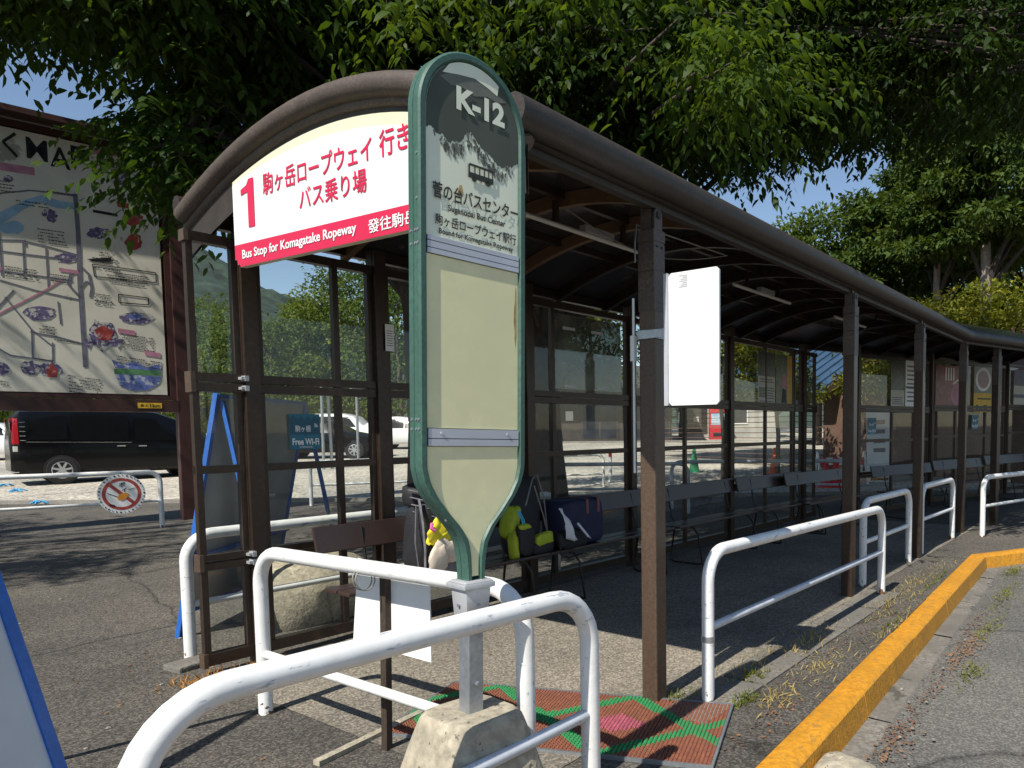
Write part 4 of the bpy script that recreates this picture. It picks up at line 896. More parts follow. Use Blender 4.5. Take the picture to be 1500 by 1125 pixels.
mtext(b, 'M', 58, 240, .235, .30, .012); mtext(b, 'A', 89, 251, .235, .30, .012); mtext(b, 'P', 118, 250, .19, .30, .012); mtext(b, 'く', 27, 237, .17, .36, .012); mtext(b, 'く', -60, 215, .17, .36, .012); mtext(b, 'て', -18, 223, .22, .34, .02); mtext(b, 'て', -100, 205, .22, .34, .02)
b.build('lettering', m_black, pn)
b = MB(); q0 = BW/2-.52; b.box(q0, q0+.32, -.108, -.1, 1.84, 1.925); yp = b.build('distance_plate', m_yellow, t)
b = MB(); text(b, 'あと', (q0+.03, -.1095, 1.86), (1, 0, 0), (0, 0, 1), .11, .045, .02); text(b, '1km', (q0+.16, -.1095, 1.853), (1, 0, 0), (0, 0, 1), .135, .055, .02); b.build('lettering', m_black, yp)
# round no littering sign
P = Vector((4.27, 12.42, .56)); dr = Vector((.97, -.247, 0)); t = thing('no_littering_sign', 'round white no littering sign with red ring hung on a railing', 'sign', P, math.atan2(-.247, .97))
rd = .29; circ = lambda r, n=36: [(r*math.cos(a), r*math.sin(a)) for a in np.linspace(0, 2*math.pi, n, endpoint=False)]
b = MB(); b.prism(circ(rd), (0, -.06, 0), (1, 0, 0), (0, 0, 1), .01); b.build('plate', m_signwhite, t)
b = MB()
o_, i_ = circ(.235, 40), circ(.192, 40); o_.append(o_[0]); i_.append(i_[0]); b.grid([[(x, -.062, z) for x, z in o_], [(x, -.062, z) for x, z in i_]])
b.beam((-.14, -.0622, .14), (.14, -.0622, -.14), .002, .045, Vector((1, 0, 1))); b.build('red_ring', m_mapred, t)
b = MB(); b.prism([(-.06, -.07), (-.03, .0), (.05, .02), (.09, -.01), (.06, -.06), (.0, -.10)][::-1], (0, -.0645, 0), (1, 0, 0), (0, 0, 1), .001); b.build('hand_drawing', M('orange_print', (.7, .28, .03), .5), t)
b = MB(); b.beam((-.17, -.064, .02), (-.05, -.064, -.04), .001, .008, (0, 0, 1)); b.beam((.08, -.064, .06), (.17, -.064, .08), .001, .008, (0, 0, 1)); b.beam((-.15, -.064, -.15), (-.09, -.064, -.17), .001, .025, (0, 0, 1))
text(b, 'ポ', (-.03, -.064, .10), (1, 0, 0), (0, 0, 1), .075, .075, .03); text(b, 'イ', (.0, -.064, .025), (1, 0, 0), (0, 0, 1), .06, .065, .03)
for k in range(34):
    a = R(20+k*10.6); rr = .262; b.beam((rr*math.cos(a), -.064, rr*math.sin(a)), ((rr+.018)*math.cos(a+.05), -.064, (rr+.018)*math.sin(a+.05)), .001, .008+.006*(k % 3), (0, 0, 1))
b.build('lettering', m_black, t)
b = MB(); b.tube([(0, -.05, .32), (0, -.02, .26)], .008, 6); b.build('hanger', m_wire, t)

# ------------------------------------------------------------------ vehicles
def car(lbl, cat, name, loc, rz, st, body, wins, wheels, wr, scale=1, lamps=(), handles=(), group=None, mirror=None):
    """st: stations (x, z_bottom, z_belt, z_roof, halfwidth, roof_halfwidth), rear to front along +x; wins: (x0,x1,zlo,zhi) on both sides"""
    t = thing(name, lbl, cat, loc, rz, group)
    S = sorted(st); X = [s[0] for s in S]
    ip = lambda x, k: float(np.interp(x, X, [s[k] for s in S]))
    def sec(x):
        zb, zl, zr, w, wr_ = (ip(x, k) for k in range(1, 6)); m = (zb+zl)/2
        half = [(w*.86, zb), (w*.97, zb+.10), (w, m), (w*.985, zl), (wr_+(w-wr_)*.25, zl+(zr-zl)*.75), (wr_*.96, zl+(zr-zl)*.95), (wr_*.75, zr)]
        return [(x, y, z) for y, z in half]+[(x, -y, z) for y, z in half[::-1]]
    xs = sorted(set(X+list(np.linspace(X[0], X[-1], 24))))
    b = MB(); rows = [sec(x)+[sec(x)[0]] for x in xs]; b.grid(rows); b.add(rows[0][:-1], [tuple(range(14))]); b.add(rows[-1][:-1], [tuple(range(14))])
    bo = b.build('body', body, t, smooth=38)
    def side(x, z):
        zl, zr, w, wr_ = ip(x, 2), ip(x, 3), ip(x, 4), ip(x, 5)
        f = (z-zl)/max(.01, zr-zl); return float(np.interp(f, [-1, 0, .75, .95], [w, w*.985, wr_+(w-wr_)*.25, wr_*.96]))
    for x0, x1, z0, z1, sl0, sl1 in wins:
        for sg in (-1, 1):
            b = MB(); q = []
            for f in np.linspace(0, 1, 6): q.append([(x0+(x1-x0)*f+(sl0*(1-f)+sl1*f)*(zz-z0)/(z1-z0), zz) for zz in np.linspace(z0, z1, 5)])
            b.grid([[(x, sg*(side(x, z)+.006), z) for x, z in r] for r in q])
            b.build('side_window', m_carglass, t, smooth=60)
    # front and rear screens
    for x, sgn in ((X[0], -1), (X[-1], 1)): pass
    for xw in wheels:
        for sg in (-1, 1):
            w = ip(xw, 4); b = MB(); b.lathe([(wr*1.12, sg*(w*.5)), (wr*1.12, sg*(w+.004)), (.01, sg*(w+.005))], (xw, 0, wr*1.02), 24, 'y'); b.build('wheel_arch', m_black, t)
            b = MB(); b.lathe([(wr*.6, sg*(w-.2)), (wr*.93, sg*(w-.2)), (wr, sg*(w-.16)), (wr, sg*(w-.02)), (wr*.93, sg*(w+.015)), (wr*.66, sg*(w+.012)), (wr*.64, sg*(w-.02))], (xw, 0, wr), 28, 'y'); wl = b.build('wheel', m_tyre, t, smooth=40)
            b = MB(); b.lathe([(wr*.66, sg*(w+.008)), (wr*.60, sg*(w+.014)), (wr*.58, sg*(w-.01)), (wr*.57, sg*(w-.03))], (xw, 0, wr), 28, 'y', cap=False)
            b.lathe([(wr*.14, sg*(w-.04)), (wr*.14, sg*(w+.01)), (.01, sg*(w+.012))], (xw, 0, wr), 14, 'y')
            for k in range(7):
                a = 2*math.pi*k/7+.2; b.beam((xw+wr*.12*math.cos(a), sg*(w+.002), wr+wr*.12*math.sin(a)), (xw+wr*.6*math.cos(a), sg*(w+.006), wr+wr*.6*math.sin(a)), .05, .02, (0, 1, 0))
            b.build('rim', m_alloy, wl)
    for nm, mt, x0, x1, z0, z1 in lamps:
        for sg in (-1, 1):
            b = MB(); b.grid([[(x, sg*(side(x, z)+.008), z) for z in np.linspace(z0, z1, 5)] for x in np.linspace(x0, x1, 4)])
            b.add([(x0-.012, sg*(side(x0, z)*k_+.008*(k_ == 1)), z) for k_, z in ((1, z0), (1, z1), (.82, z1), (.82, z0))], [(0, 1, 2, 3)])
            b.build(nm, mt, t)
    for x, z in handles:
        for sg in (-1, 1): b = MB(); w = side(x, z); b.box(x-.09, x+.09, sg*w, sg*(w+.035), z-.015, z+.015); b.build('door_handle', m_chrome, t, bevel=.005)
    if mirror:
        for sg in (-1, 1):
            x, z = mirror; w = side(x, z); b = MB(); b.blob((x, sg*(w+.12), z), (.07, .1, .09), pw=.6); b.build('mirror', body, t, smooth=60)
    return t
van = car('large black minivan with privacy glass parked below the map board', 'minivan', 'parked_minivan', (5.62, 23.2, .0), R(-10),
    [(0, .32, .95, 1.05, .80, .70), (.06, .26, 1.0, 1.62, .84, .70), (.22, .24, 1.02, 1.80, .86, .70), (1.2, .22, 1.0, 1.87, .87, .72), (2.4, .22, .97, 1.86, .87, .72), (3.0, .22, .95, 1.80, .87, .70), (3.6, .22, .95, 1.55, .87, .66), (4.15, .22, .93, 1.14, .86, .62), (4.5, .25, .86, .98, .83, .68), (4.7, .32, .7, .8, .74, .62)],
    m_carblack, [(.28, 1.10, 1.08, 1.66, .03, 0), (1.16, 2.36, 1.05, 1.66, 0, 0), (2.5, 3.36, 1.03, 1.60, 0, -.42), (3.40, 3.66, 1.03, 1.24, .0, -.2)], (.95, 3.80), .325,
    lamps=(('tail_lamp', m_redlamp, .04, .17, .98, 1.60), ('reverse_lamp', m_chrome, .05, .14, .80, .93)), handles=((2.18, .90), (2.64, .89)), mirror=(3.45, 1.05))
van.location.z = gz(7.5, 22.5)+.02
b = MB()
for k in range(5): b.box(.19, .30, -.845, -.838, 1.06+.11*k, 1.075+.11*k)
b.build('lamp_trim', m_chrome, van)
b = MB(); b.beam((.3, -.870, 1.03), (2.4, -.878, .985), .006, .009); b.beam((.1, -.80, .3), (.02, -.6, .33), .1, .02); b.build('trim_line', m_chrome, van, split=True)
kei = [(0, .3, .95, 1.1, .68, .62), (.08, .24, .98, 1.55, .72, .6), (.5, .22, .98, 1.65, .74, .62), (1.8, .22, .95, 1.65, .74, .62), (2.35, .22, .93, 1.5, .74, .58), (2.75, .22, .92, 1.08, .74, .6), (3.2, .25, .88, .98, .72, .6), (3.4, .32, .7, .78, .66, .55)]
keiw = [(.2, .85, 1.0, 1.5, .05, 0), (.92, 1.6, 1.0, 1.5, 0, 0), (1.66, 2.5, .99, 1.46, 0, -.38)]
def at(px_d, lat): return (.82*px_d+.571*lat, .571*px_d-.82*lat)
def parked(lbl, d, px, rz, st, mt, ws, wh, wr, **k):
    lat = (px-950)/1058*d; x, y = at(d, lat); return car(lbl, k.pop('cat', 'car'), 'parked_car', (x, y, gz(x, y)+.015), R(rz), st, mt, ws, wh, wr, group='cars parked across the gravel lot', **k)
hatch = [(0, .32, .75, .85, .74, .62), (.12, .24, .88, 1.15, .82, .6), (.6, .22, .9, 1.45, .85, .6), (1.6, .22, .9, 1.5, .86, .62), (2.4, .22, .9, 1.4, .86, .6), (3.1, .22, .9, 1.0, .85, .62), (3.9, .26, .78, .85, .8, .6), (4.2, .34, .6, .66, .7, .5)]
hw_ = [(.55, 1.25, .95, 1.36, .2, 0), (1.32, 2.0, .95, 1.37, 0, 0), (2.06, 2.85, .95, 1.32, 0, -.42)]
parked('white boxy small car seen through the end glass left of the stop sign', 35.5, 458, -55, kei, m_carwhite, keiw, (.62, 2.85), .28)
parked('black car in front of the white boxy car, seen through the glass', 27.5, 398, -52, hatch, m_carblack, hw_, (.8, 3.4), .31)
parked('white car hidden mostly behind the black minivan at the left edge', 27.5, -95, -40, hatch, m_carwhite, hw_, (.8, 3.4), .31)
parked('pale car with a windscreen shade behind the stop sign edge', 34, 542, -58, hatch, m_carwhite, hw_, (.8, 3.4), .31)
parked('white van bonnet glimpsed under the posters at the right', 23.5, 1452, -70, kei, m_carwhite, keiw, (.62, 2.85), .28)

# ------------------------------------------------------------------ buildings beyond the wall
m_siding = M('brown_siding', (.13, .075, .05), .8, var=.25, scale=3, fine=.25, fscale=18, streak=1); m_blueroof = M('blue_metal_roof', (.05, .10, .17), .35, .3, var=.2, scale=2)
m_wallgrey = M('grey_render', (.40, .385, .35), .9, var=.15, scale=2); m_darkwall = M('dark_timber_wall', (.05, .042, .035), .8, var=.3, scale=3); m_redmach = M('red_machine_paint', (.55, .02, .03), .35, var=.1); m_shopglass = M('dark_shop_glass', (.03, .035, .045), .12, var=.4, scale=1.5); m_orangewall = M('terracotta_wall', (.42, .17, .09), .8, var=.1)
def oriented(name, lbl, cat, d, px, rz, grp=None):
    lat = (px-950)/1058*d; x, y = at(d, lat); return thing(name, lbl, cat, (x, y, gz(x, y)), R(rz), grp)
t = oriented('timber_house', 'brown weatherboard house with a blue metal roof beyond the gap in the shelter wall', 'house', 20.5, 1207, -15)
b = MB(); b.prism([(0, -.2), (5.6, -.2), (5.6, 2.42), (2.8, 3.78), (0, 2.42)], (0, 0, 0), (1, 0, 0), (0, 0, 1), -7); wl = b.build('wall', m_siding, t)
b = MB()
for k in range(22):
    z = .1+k*.16; x0 = 0 if z < 2.42 else (z-2.42)/.486; b.beam((x0, -.012, z), (5.6-x0, -.012, z), .03, .022)
    if z < 2.4: b.beam((-.012, 0, z), (-.012, 7, z), .03, .022)
b.build('weatherboard', m_siding, wl)
for sx in (-1, 1):
    b = MB(); q = 3.5; h = 3.95; l = h-q*.486
    b.add([(2.8, -.6, h), (2.8+sx*q, -.6, l), (2.8+sx*q, 7.4, l), (2.8, 7.4, h), (2.8, -.6, h-.1), (2.8+sx*q, -.6, l-.1), (2.8+sx*q, 7.4, l-.1), (2.8, 7.4, h-.1)], [(0, 1, 2, 3), (7, 6, 5, 4), (0, 4, 5, 1), (2, 6, 7, 3), (1, 5, 6, 2)])
    for k in range(20): y = -.5+k*.4; b.beam((2.8, y, h+.03), (2.8+sx*q, y, l+.03), .05, .03)
    rf = b.build('roof', m_blueroof, t)
    b = MB(); b.beam((2.8, -.63, h-.06), (2.8+sx*q, -.63, l-.06), .03, .16, (0, 0, 1)); b.build('bargeboard', m_siding, rf)
b = MB(); b.box(3.6, 4.6, -.04, 0, 1.0, 2.0); w = b.build('window', m_carwhite, t); b = MB(); b.box(3.67, 4.53, -.045, -.04, 1.07, 1.93); b.build('pane', m_shopglass, w)
t = oriented('shop_building', 'long dark timber shop front with glazed entrances across the gravel lot', 'shop building', 38, 640, -50)
b = MB(); b.box(0, 12.5, 0, 7, -.3, 3.4); b.build('wall', m_darkwall, t)
b = MB(); b.add([(-.6, -1.2, 3.0), (13.1, -1.2, 3.0), (13.1, 3.5, 4.4), (-.6, 3.5, 4.4), (-.6, -1.2, 2.85), (13.1, -1.2, 2.85), (13.1, 3.5, 4.25), (-.6, 3.5, 4.25)], [(0, 1, 2, 3), (7, 6, 5, 4), (0, 4, 5, 1), (2, 6, 7, 3), (1, 5, 6, 2), (0, 3, 7, 4)]); b.build('roof', m_darkwall, t)
for x in (1.2, 4.4, 7.6, 10.4):
    b = MB(); b.box(x, x+2, -.05, 0, .1, 2.4); dr_ = b.build('door', m_darkwall, t); b = MB(); b.box(x+.1, x+.95, -.06, -.05, .25, 2.25); b.box(x+1.05, x+1.9, -.06, -.05, .25, 2.25); b.build('pane', m_shopglass, dr_)
b = MB(); b.box(3.45, 4.0, -.03, 0, 1.3, 1.75); b.box(3.1, 4.2, -.035, -.03, .95, 1.25); b.box(6.8, 7.2, -.03, 0, 1.2, 1.7); b.build('wall_notice', m_paper, t, split=True)
b = MB(); b.box(-.3, 13, -1.1, -.9, -.3, .12); b.build('entrance_step', m_concgrey, t)
t = oriented('shop_building', 'pale rendered kiosk with a large dark window beside the red vending machine', 'kiosk', 42.5, 1000, -54)
b = MB(); b.box(0, 5.6, 0, 3, -.3, 2.5); b.build('wall', m_wallgrey, t); b = MB(); b.box(-.4, 6.0, -.5, 3.4, 2.5, 2.66); b.build('roof', m_darkwall, t)
b = MB(); b.box(2.3, 3.9, -.05, 0, .85, 2.2); w = b.build('window', m_carwhite, t); b = MB(); b.box(2.38, 3.82, -.06, -.05, .95, 2.12); b.build('pane', m_shopglass, w)
b = MB(); b.box(.2, 1.5, -.03, 0, .3, 2.2); w = b.build('shutter', m_darkwall, t); b = MB(); b.box(.7, 1.0, -.04, -.03, 1.0, 1.3); b.build('wall_notice', m_paper, t, split=True)
t = oriented('vending_machine', 'red drinks vending machine standing at the pale kiosk', 'vending machine', 41, 1041, -54)
b = MB(); b.box(0, .95, 0, .6, 0, 1.8); b.build('cabinet', m_redmach, t, bevel=.02); b = MB(); b.box(.08, .87, -.012, 0, .85, 1.5); b.build('display', m_mapblue, t)
b = MB()
for k in range(8): b.box(.12+.09*k, .17+.09*k, -.018, -.012, .9, 1.05); b.box(.12+.09*k, .17+.09*k, -.018, -.012, 1.15, 1.3)
b.build('drink_sample', m_plainwhite, t); b = MB(); b.box(.2, .75, -.012, 0, .2, .42); b.build('delivery_slot', m_black, t)
t = oriented('orange_building', 'terracotta coloured building with a pale canopy seen through the far right panes', 'building', 26, 1440, -60)
b = MB(); b.box(0, 7, 0, 4, -.3, 3.0); b.build('wall', m_orangewall, t); b = MB(); b.box(-.4, 7.4, -1, 4.2, 3.0, 3.25); b.build('canopy', m_mappink, t); b = MB(); b.box(1.0, 2.0, -.04, 0, .4, 2.2); b.box(3, 4.4, -.04, 0, 1, 2.1); b.build('window', m_shopglass, t, split=True)
# barrier with red and white boards and cones
m_cone = M('orange_cone_plastic', (.75, .10, .02), .5, var=.08); m_conew = M('cone_white_band', (.8, .8, .78), .5); m_coneg = M('green_cone_plastic', (.02, .30, .11), .5); m_redboard = M('red_barrier_paint', (.6, .02, .03), .45)
def cone(lbl, d, px, mt, h=.7):
    t = oriented('traffic_cone', lbl, 'traffic cone', d, px, 0, 'traffic cones beyond the shelter'); b = MB(); b.box(-.19, .19, -.19, .19, 0, .03); b.lathe([(.15, .03), (.03, h)], (0, 0, 0), 16); b.build('body', mt, t, smooth=40)
    b = MB(); b.lathe([(.118, h*.27), (.085, h*.48)], (0, 0, 0), 16); b.lathe([(.077, h*.60), (.05, h*.78)], (0, 0, 0), 16); b.build('white_band', m_conew, t, smooth=40); return t
cone('orange cone with white bands seen through the last straight glass bay', 19.5, 1136, m_cone)
cone('green cone seen through the glass just right of the white strapped panel', 20, 1018, m_coneg)
cone('red cone nearer the house at the barrier, left one of the pair', 16.0, 1212, m_redboard, .62)
cone('red cone at the barrier beside the second front post, right one of the pair', 16.0, 1226, m_redboard, .62)
t = oriented('road_barrier', 'white and red construction barrier in the gap before the brown house', 'barrier', 16.6, 1196, -50)
b = MB(); b.box(0, 1.2, -.02, .02, .45, .62); b.box(0, 1.2, -.02, .02, .15, .3); 
for x in (.05, 1.15): b.beam((x, -.25, 0), (x, 0, .75), .04, .04); b.beam((x, .25, 0), (x, 0, .75), .04, .04)
b.build('frame', m_carwhite, t); b = MB()
for k in range(4): b.box(.1+.3*k, .25+.3*k, -.024, -.02, .45, .62)
b.build('red_stripe', m_redboard, t)
t = oriented('signboard', 'white standing sign board with lettering-like marks seen through the curved glass', 'sign board', 17.0, 1290, -60)
b = MB(); b.beam((0, 0, 0), (0, .25, 1.75), .55, .02, (0, 1, .1)); b.build('board', m_signwhite, t); b = MB(); b.box(-.2, .2, -.03, 0, .05, .12); b.build('foot', m_blackmetal, t)
b = MB()
for k in range(4): b.beam((-.12, .10+.03*k-.012, .75+.22*k), (.15, .10+.03*k-.012, .76+.22*k), .10, .004, (0, 1, .1))
b.build('print', m_mapgrey, t)
# dark slatted fence rails behind the shelter
for k, (d, px, L, lb) in enumerate(((19.5, 700, 4.2, 'low white lane post standing on the gravel seen through the glass'),)):
    t = oriented('lane_post', lb, 'lane post', 17.5, 895, 0); b = MB(); b.lathe([(.09, 0), (.09, .02), (.045, .03), (.04, .8)], n=12); b.build('post', m_carwhite, t, smooth=40); b = MB(); b.lathe([(.042, .62), (.042, .72)], n=12); b.build('red_band', m_redboard, t)
for d, px, lb in ((22, 475, 'pair of slim grey sapling stakes in front of the cars'), (26, 526, 'slim grey lot lamp post left of the stop sign')):
    t = oriented('pole', lb, 'pole', d, px, 0); b = MB(); b.tube([(0, 0, -.1), (.02, 0, 2.6)], .045, 8)
    b.build('shaft', m_galv, t, smooth=60); b = MB(); b.tube([(.28, 0, -.1), (.22, 0, 2.4)], .045, 8) if px < 500 else b.box(-.2, .2, -.08, .08, 2.55, 2.7); b.build('second_stake' if px < 500 else 'lamp_head', m_galv, t, smooth=60)
# blue parking markers on the gravel
m_tarp = M('blue_rope', (.05, .35, .65), .6, var=.2, scale=30, bump=.3)
for k, (px, y, lb) in enumerate(((8, 716, 'leftmost tangled blue rope marker on the gravel under the van'), (25, 729, 'middle tangled blue rope marker on the gravel left of the round sign'), (54, 742, 'tangled blue rope marker nearest the round no littering sign'))):
    d = 1.47*1058/(y-637)/1.02; d = min(max(d, 14.6), 17.5)-.3*k; x, y_ = at(d, (px-950)/1058*d)
    t = thing('rope_marker', lb, 'rope marker', (x, y_, gz(x, y_)+.02), 0, 'blue rope parking markers'); b = MB()
    for q in range(7): a = rnd.uniform(0, 6.3); b.tube([(0, 0, .02), (.07*math.cos(a), .06*math.sin(a), .04+.03*rnd.random()), (.17*math.cos(a+.3), .14*math.sin(a+.3), .01)], .014, 6)
    b.build('rope', m_tarp, t, smooth=60)
# boulder
t = thing('boulder', 'rounded grey-brown boulder lying behind the lower glass near the gable end', 'boulder', (3.1, 5.35, 0)); b = MB(); b.blob((0, 0, .18), (.52, .34, .34), 26, 16, pw=.9, nz=.05, seed=33); b.build('rock', m_conc, t, smooth=70)

# ------------------------------------------------------------------ trees: leaf clouds made of single leaf faces
def leafmesh6(name, C_, D_, N_, L, Wd, mat, parent):
    """one curved six-point leaf per base point C, direction D, face normal N"""
    n = len(C_); D_ = D_/np.linalg.norm(D_, axis=1, keepdims=True); S = np.cross(D_, N_); S /= (np.linalg.norm(S, axis=1, keepdims=True)+1e-9); U = np.cross(S, D_)
    L = L.reshape(-1, 1); Wd = Wd.reshape(-1, 1); V = np.empty((n, 6, 3)); V[:, 0] = C_
    V[:, 1] = C_+D_*L*.28+S*Wd*.46+U*Wd*.18; V[:, 5] = C_+D_*L*.28-S*Wd*.46+U*Wd*.18
    V[:, 2] = C_+D_*L*.64+S*Wd*.40+U*Wd*.08; V[:, 4] = C_+D_*L*.64-S*Wd*.40+U*Wd*.08; V[:, 3] = C_+D_*L-U*Wd*.22
    i = np.arange(n)*6; idx = np.stack([i, i+1, i+5, i+1, i+2, i+4, i+5, i+2, i+3, i+4], 1).reshape(-1).astype(np.int32)
    me = bpy.data.meshes.new(name); me.vertices.add(6*n); me.vertices.foreach_set('co', V.reshape(-1)); me.loops.add(10*n); me.loops.foreach_set('vertex_index', idx); me.polygons.add(3*n)
    st_ = (np.arange(n)*10)[:, None]+np.array((0, 3, 7)); me.polygons.foreach_set('loop_start', st_.reshape(-1).astype(np.int32)); me.polygons.foreach_set('loop_total', np.tile((3, 4, 3), n).astype(np.int32))
    me.materials.append(mat); me.update(calc_edges=True); me.validate()
    o = bpy.data.objects.new(name, me); COL.objects.link(o); o.parent = parent; return o
def leafmesh(name, C_, D_, N_, L, Wd, mat, parent):
    """one diamond quad per leaf: base point C, direction D, face normal N (arrays)"""
    n = len(C_); D_ = D_/np.linalg.norm(D_, axis=1, keepdims=True); S = np.cross(D_, N_); S /= (np.linalg.norm(S, axis=1, keepdims=True)+1e-9); U = np.cross(S, D_)
    L = np.asarray(L).reshape(-1, 1)*np.ones((n, 1)); Wd = np.asarray(Wd).reshape(-1, 1)*np.ones((n, 1))
    V = np.empty((n, 4, 3)); V[:, 0] = C_; V[:, 1] = C_+D_*L*.42+S*Wd*.5+U*Wd*.16; V[:, 2] = C_+D_*L; V[:, 3] = C_+D_*L*.42-S*Wd*.5+U*Wd*.16
    me = bpy.data.meshes.new(name); me.vertices.add(4*n); me.vertices.foreach_set('co', V.reshape(-1)); me.loops.add(6*n)
    i = np.arange(n)*4; idx = np.stack([i, i+1, i+2, i, i+2, i+3], 1).reshape(-1); me.loops.foreach_set('vertex_index', idx.astype(np.int32))
    me.polygons.add(2*n); me.polygons.foreach_set('loop_start', (np.arange(2*n)*3).astype(np.int32)); me.polygons.foreach_set('loop_total', np.full(2*n, 3, np.int32))
    me.materials.append(mat); me.update(calc_edges=True); me.validate()
    o = bpy.data.objects.new(name, me); COL.objects.link(o); o.parent = parent; return o
def unit(n): v = NP.normal(size=(n, 3)); return v/np.linalg.norm(v, axis=1, keepdims=True)
def sprays(boughs, ntw, nlf, LL, WW, droop=.55):
    """twigs in every bough (cx,cy,cz,r,flat), leaves alternate along each twig and hang a little"""
    Cs = []; Ds = []; Ns = []; Ls = []; tw = []
    for cx, cy, cz, r, fl in boughs:
        k = int(ntw*max(r*r, .3))
        o = unit(k)*(NP.random((k, 1))**.45)*r; o[:, 2] *= fl; o += (cx, cy, cz)
        d = unit(k); d[:, 2] = d[:, 2]*.35-.25; d += (o-(cx, cy, cz))/r*.7; d /= np.linalg.norm(d, axis=1, keepdims=True)
        l = NP.uniform(.35, .75, k)
        sd_ = np.cross(d, (0, 0, 1)); sd_ /= (np.linalg.norm(sd_, axis=1, keepdims=True)+1e-9)
        tw.append((o, d, l))
        for j in range(nlf):
            f = (j+.6)/nlf; p = o+d*(l*f)[:, None]; p[:, 2] -= .12*f*f
            s = (1 if j % 2 else -1); q = d*.55+sd_*s*.75+unit(k)*.3; q[:, 2] -= droop
            nrm = np.array((0, 0, 1.))+unit(k)*.55
            Cs.append(p); Ds.append(q); Ns.append(nrm); Ls.append(NP.uniform(.5, 1.2, k)*(.75+.25*f))
    C_ = np.concatenate(Cs); D_ = np.concatenate(Ds); N_ = np.concatenate(Ns); l = np.concatenate(Ls)
    return C_, D_, N_, l*LL, l*WW, tw
def limbs(t, trunk, tr, boughs, mat, twigs=0.0):
    b = MB(); P = [Vector(p) for p in trunk]; n = len(P); b.tube(P, [tr*(1-.55*i/(n-1))*(1.25 if i == 0 else 1) for i in range(n)], 14); b.build('trunk', mat, t, smooth=60)
    b = MB()
    for cx, cy, cz, r, fl in boughs:
        a = P[min(n-1, max(1, int(n*rnd.uniform(.45, 1))))]; e = Vector((cx, cy, cz)); m = a.lerp(e, .5)+Vector((rnd.uniform(-.3, .3), rnd.uniform(-.3, .3), .2+.16*(e-a).length))
        b.tube([a, a.lerp(m, .5)+Vector((0, 0, .1)), m, m.lerp(e, .6), e], [.06*r+.01, .05*r, .04*r, .025*r, .008], 6)
        for _ in range(5):
            e2 = e+Vector((rnd.uniform(-1, 1)*r*.8, rnd.uniform(-1, 1)*r*.8, rnd.uniform(-.6, .4)*r*fl)); b.tube([m.lerp(e, rnd.uniform(.3, .9)), e.lerp(e2, .5), e2], [.022, .015, .006], 5)
    b.build('limb', mat, t, smooth=60)
def canopy(t, boughs, mat, ntw, nlf, LL, WW):
    C_, D_, N_, L, Wd, tw = sprays(boughs, ntw, nlf, LL, WW); return leafmesh6('crown', C_, D_, N_, L, Wd, mat, t)
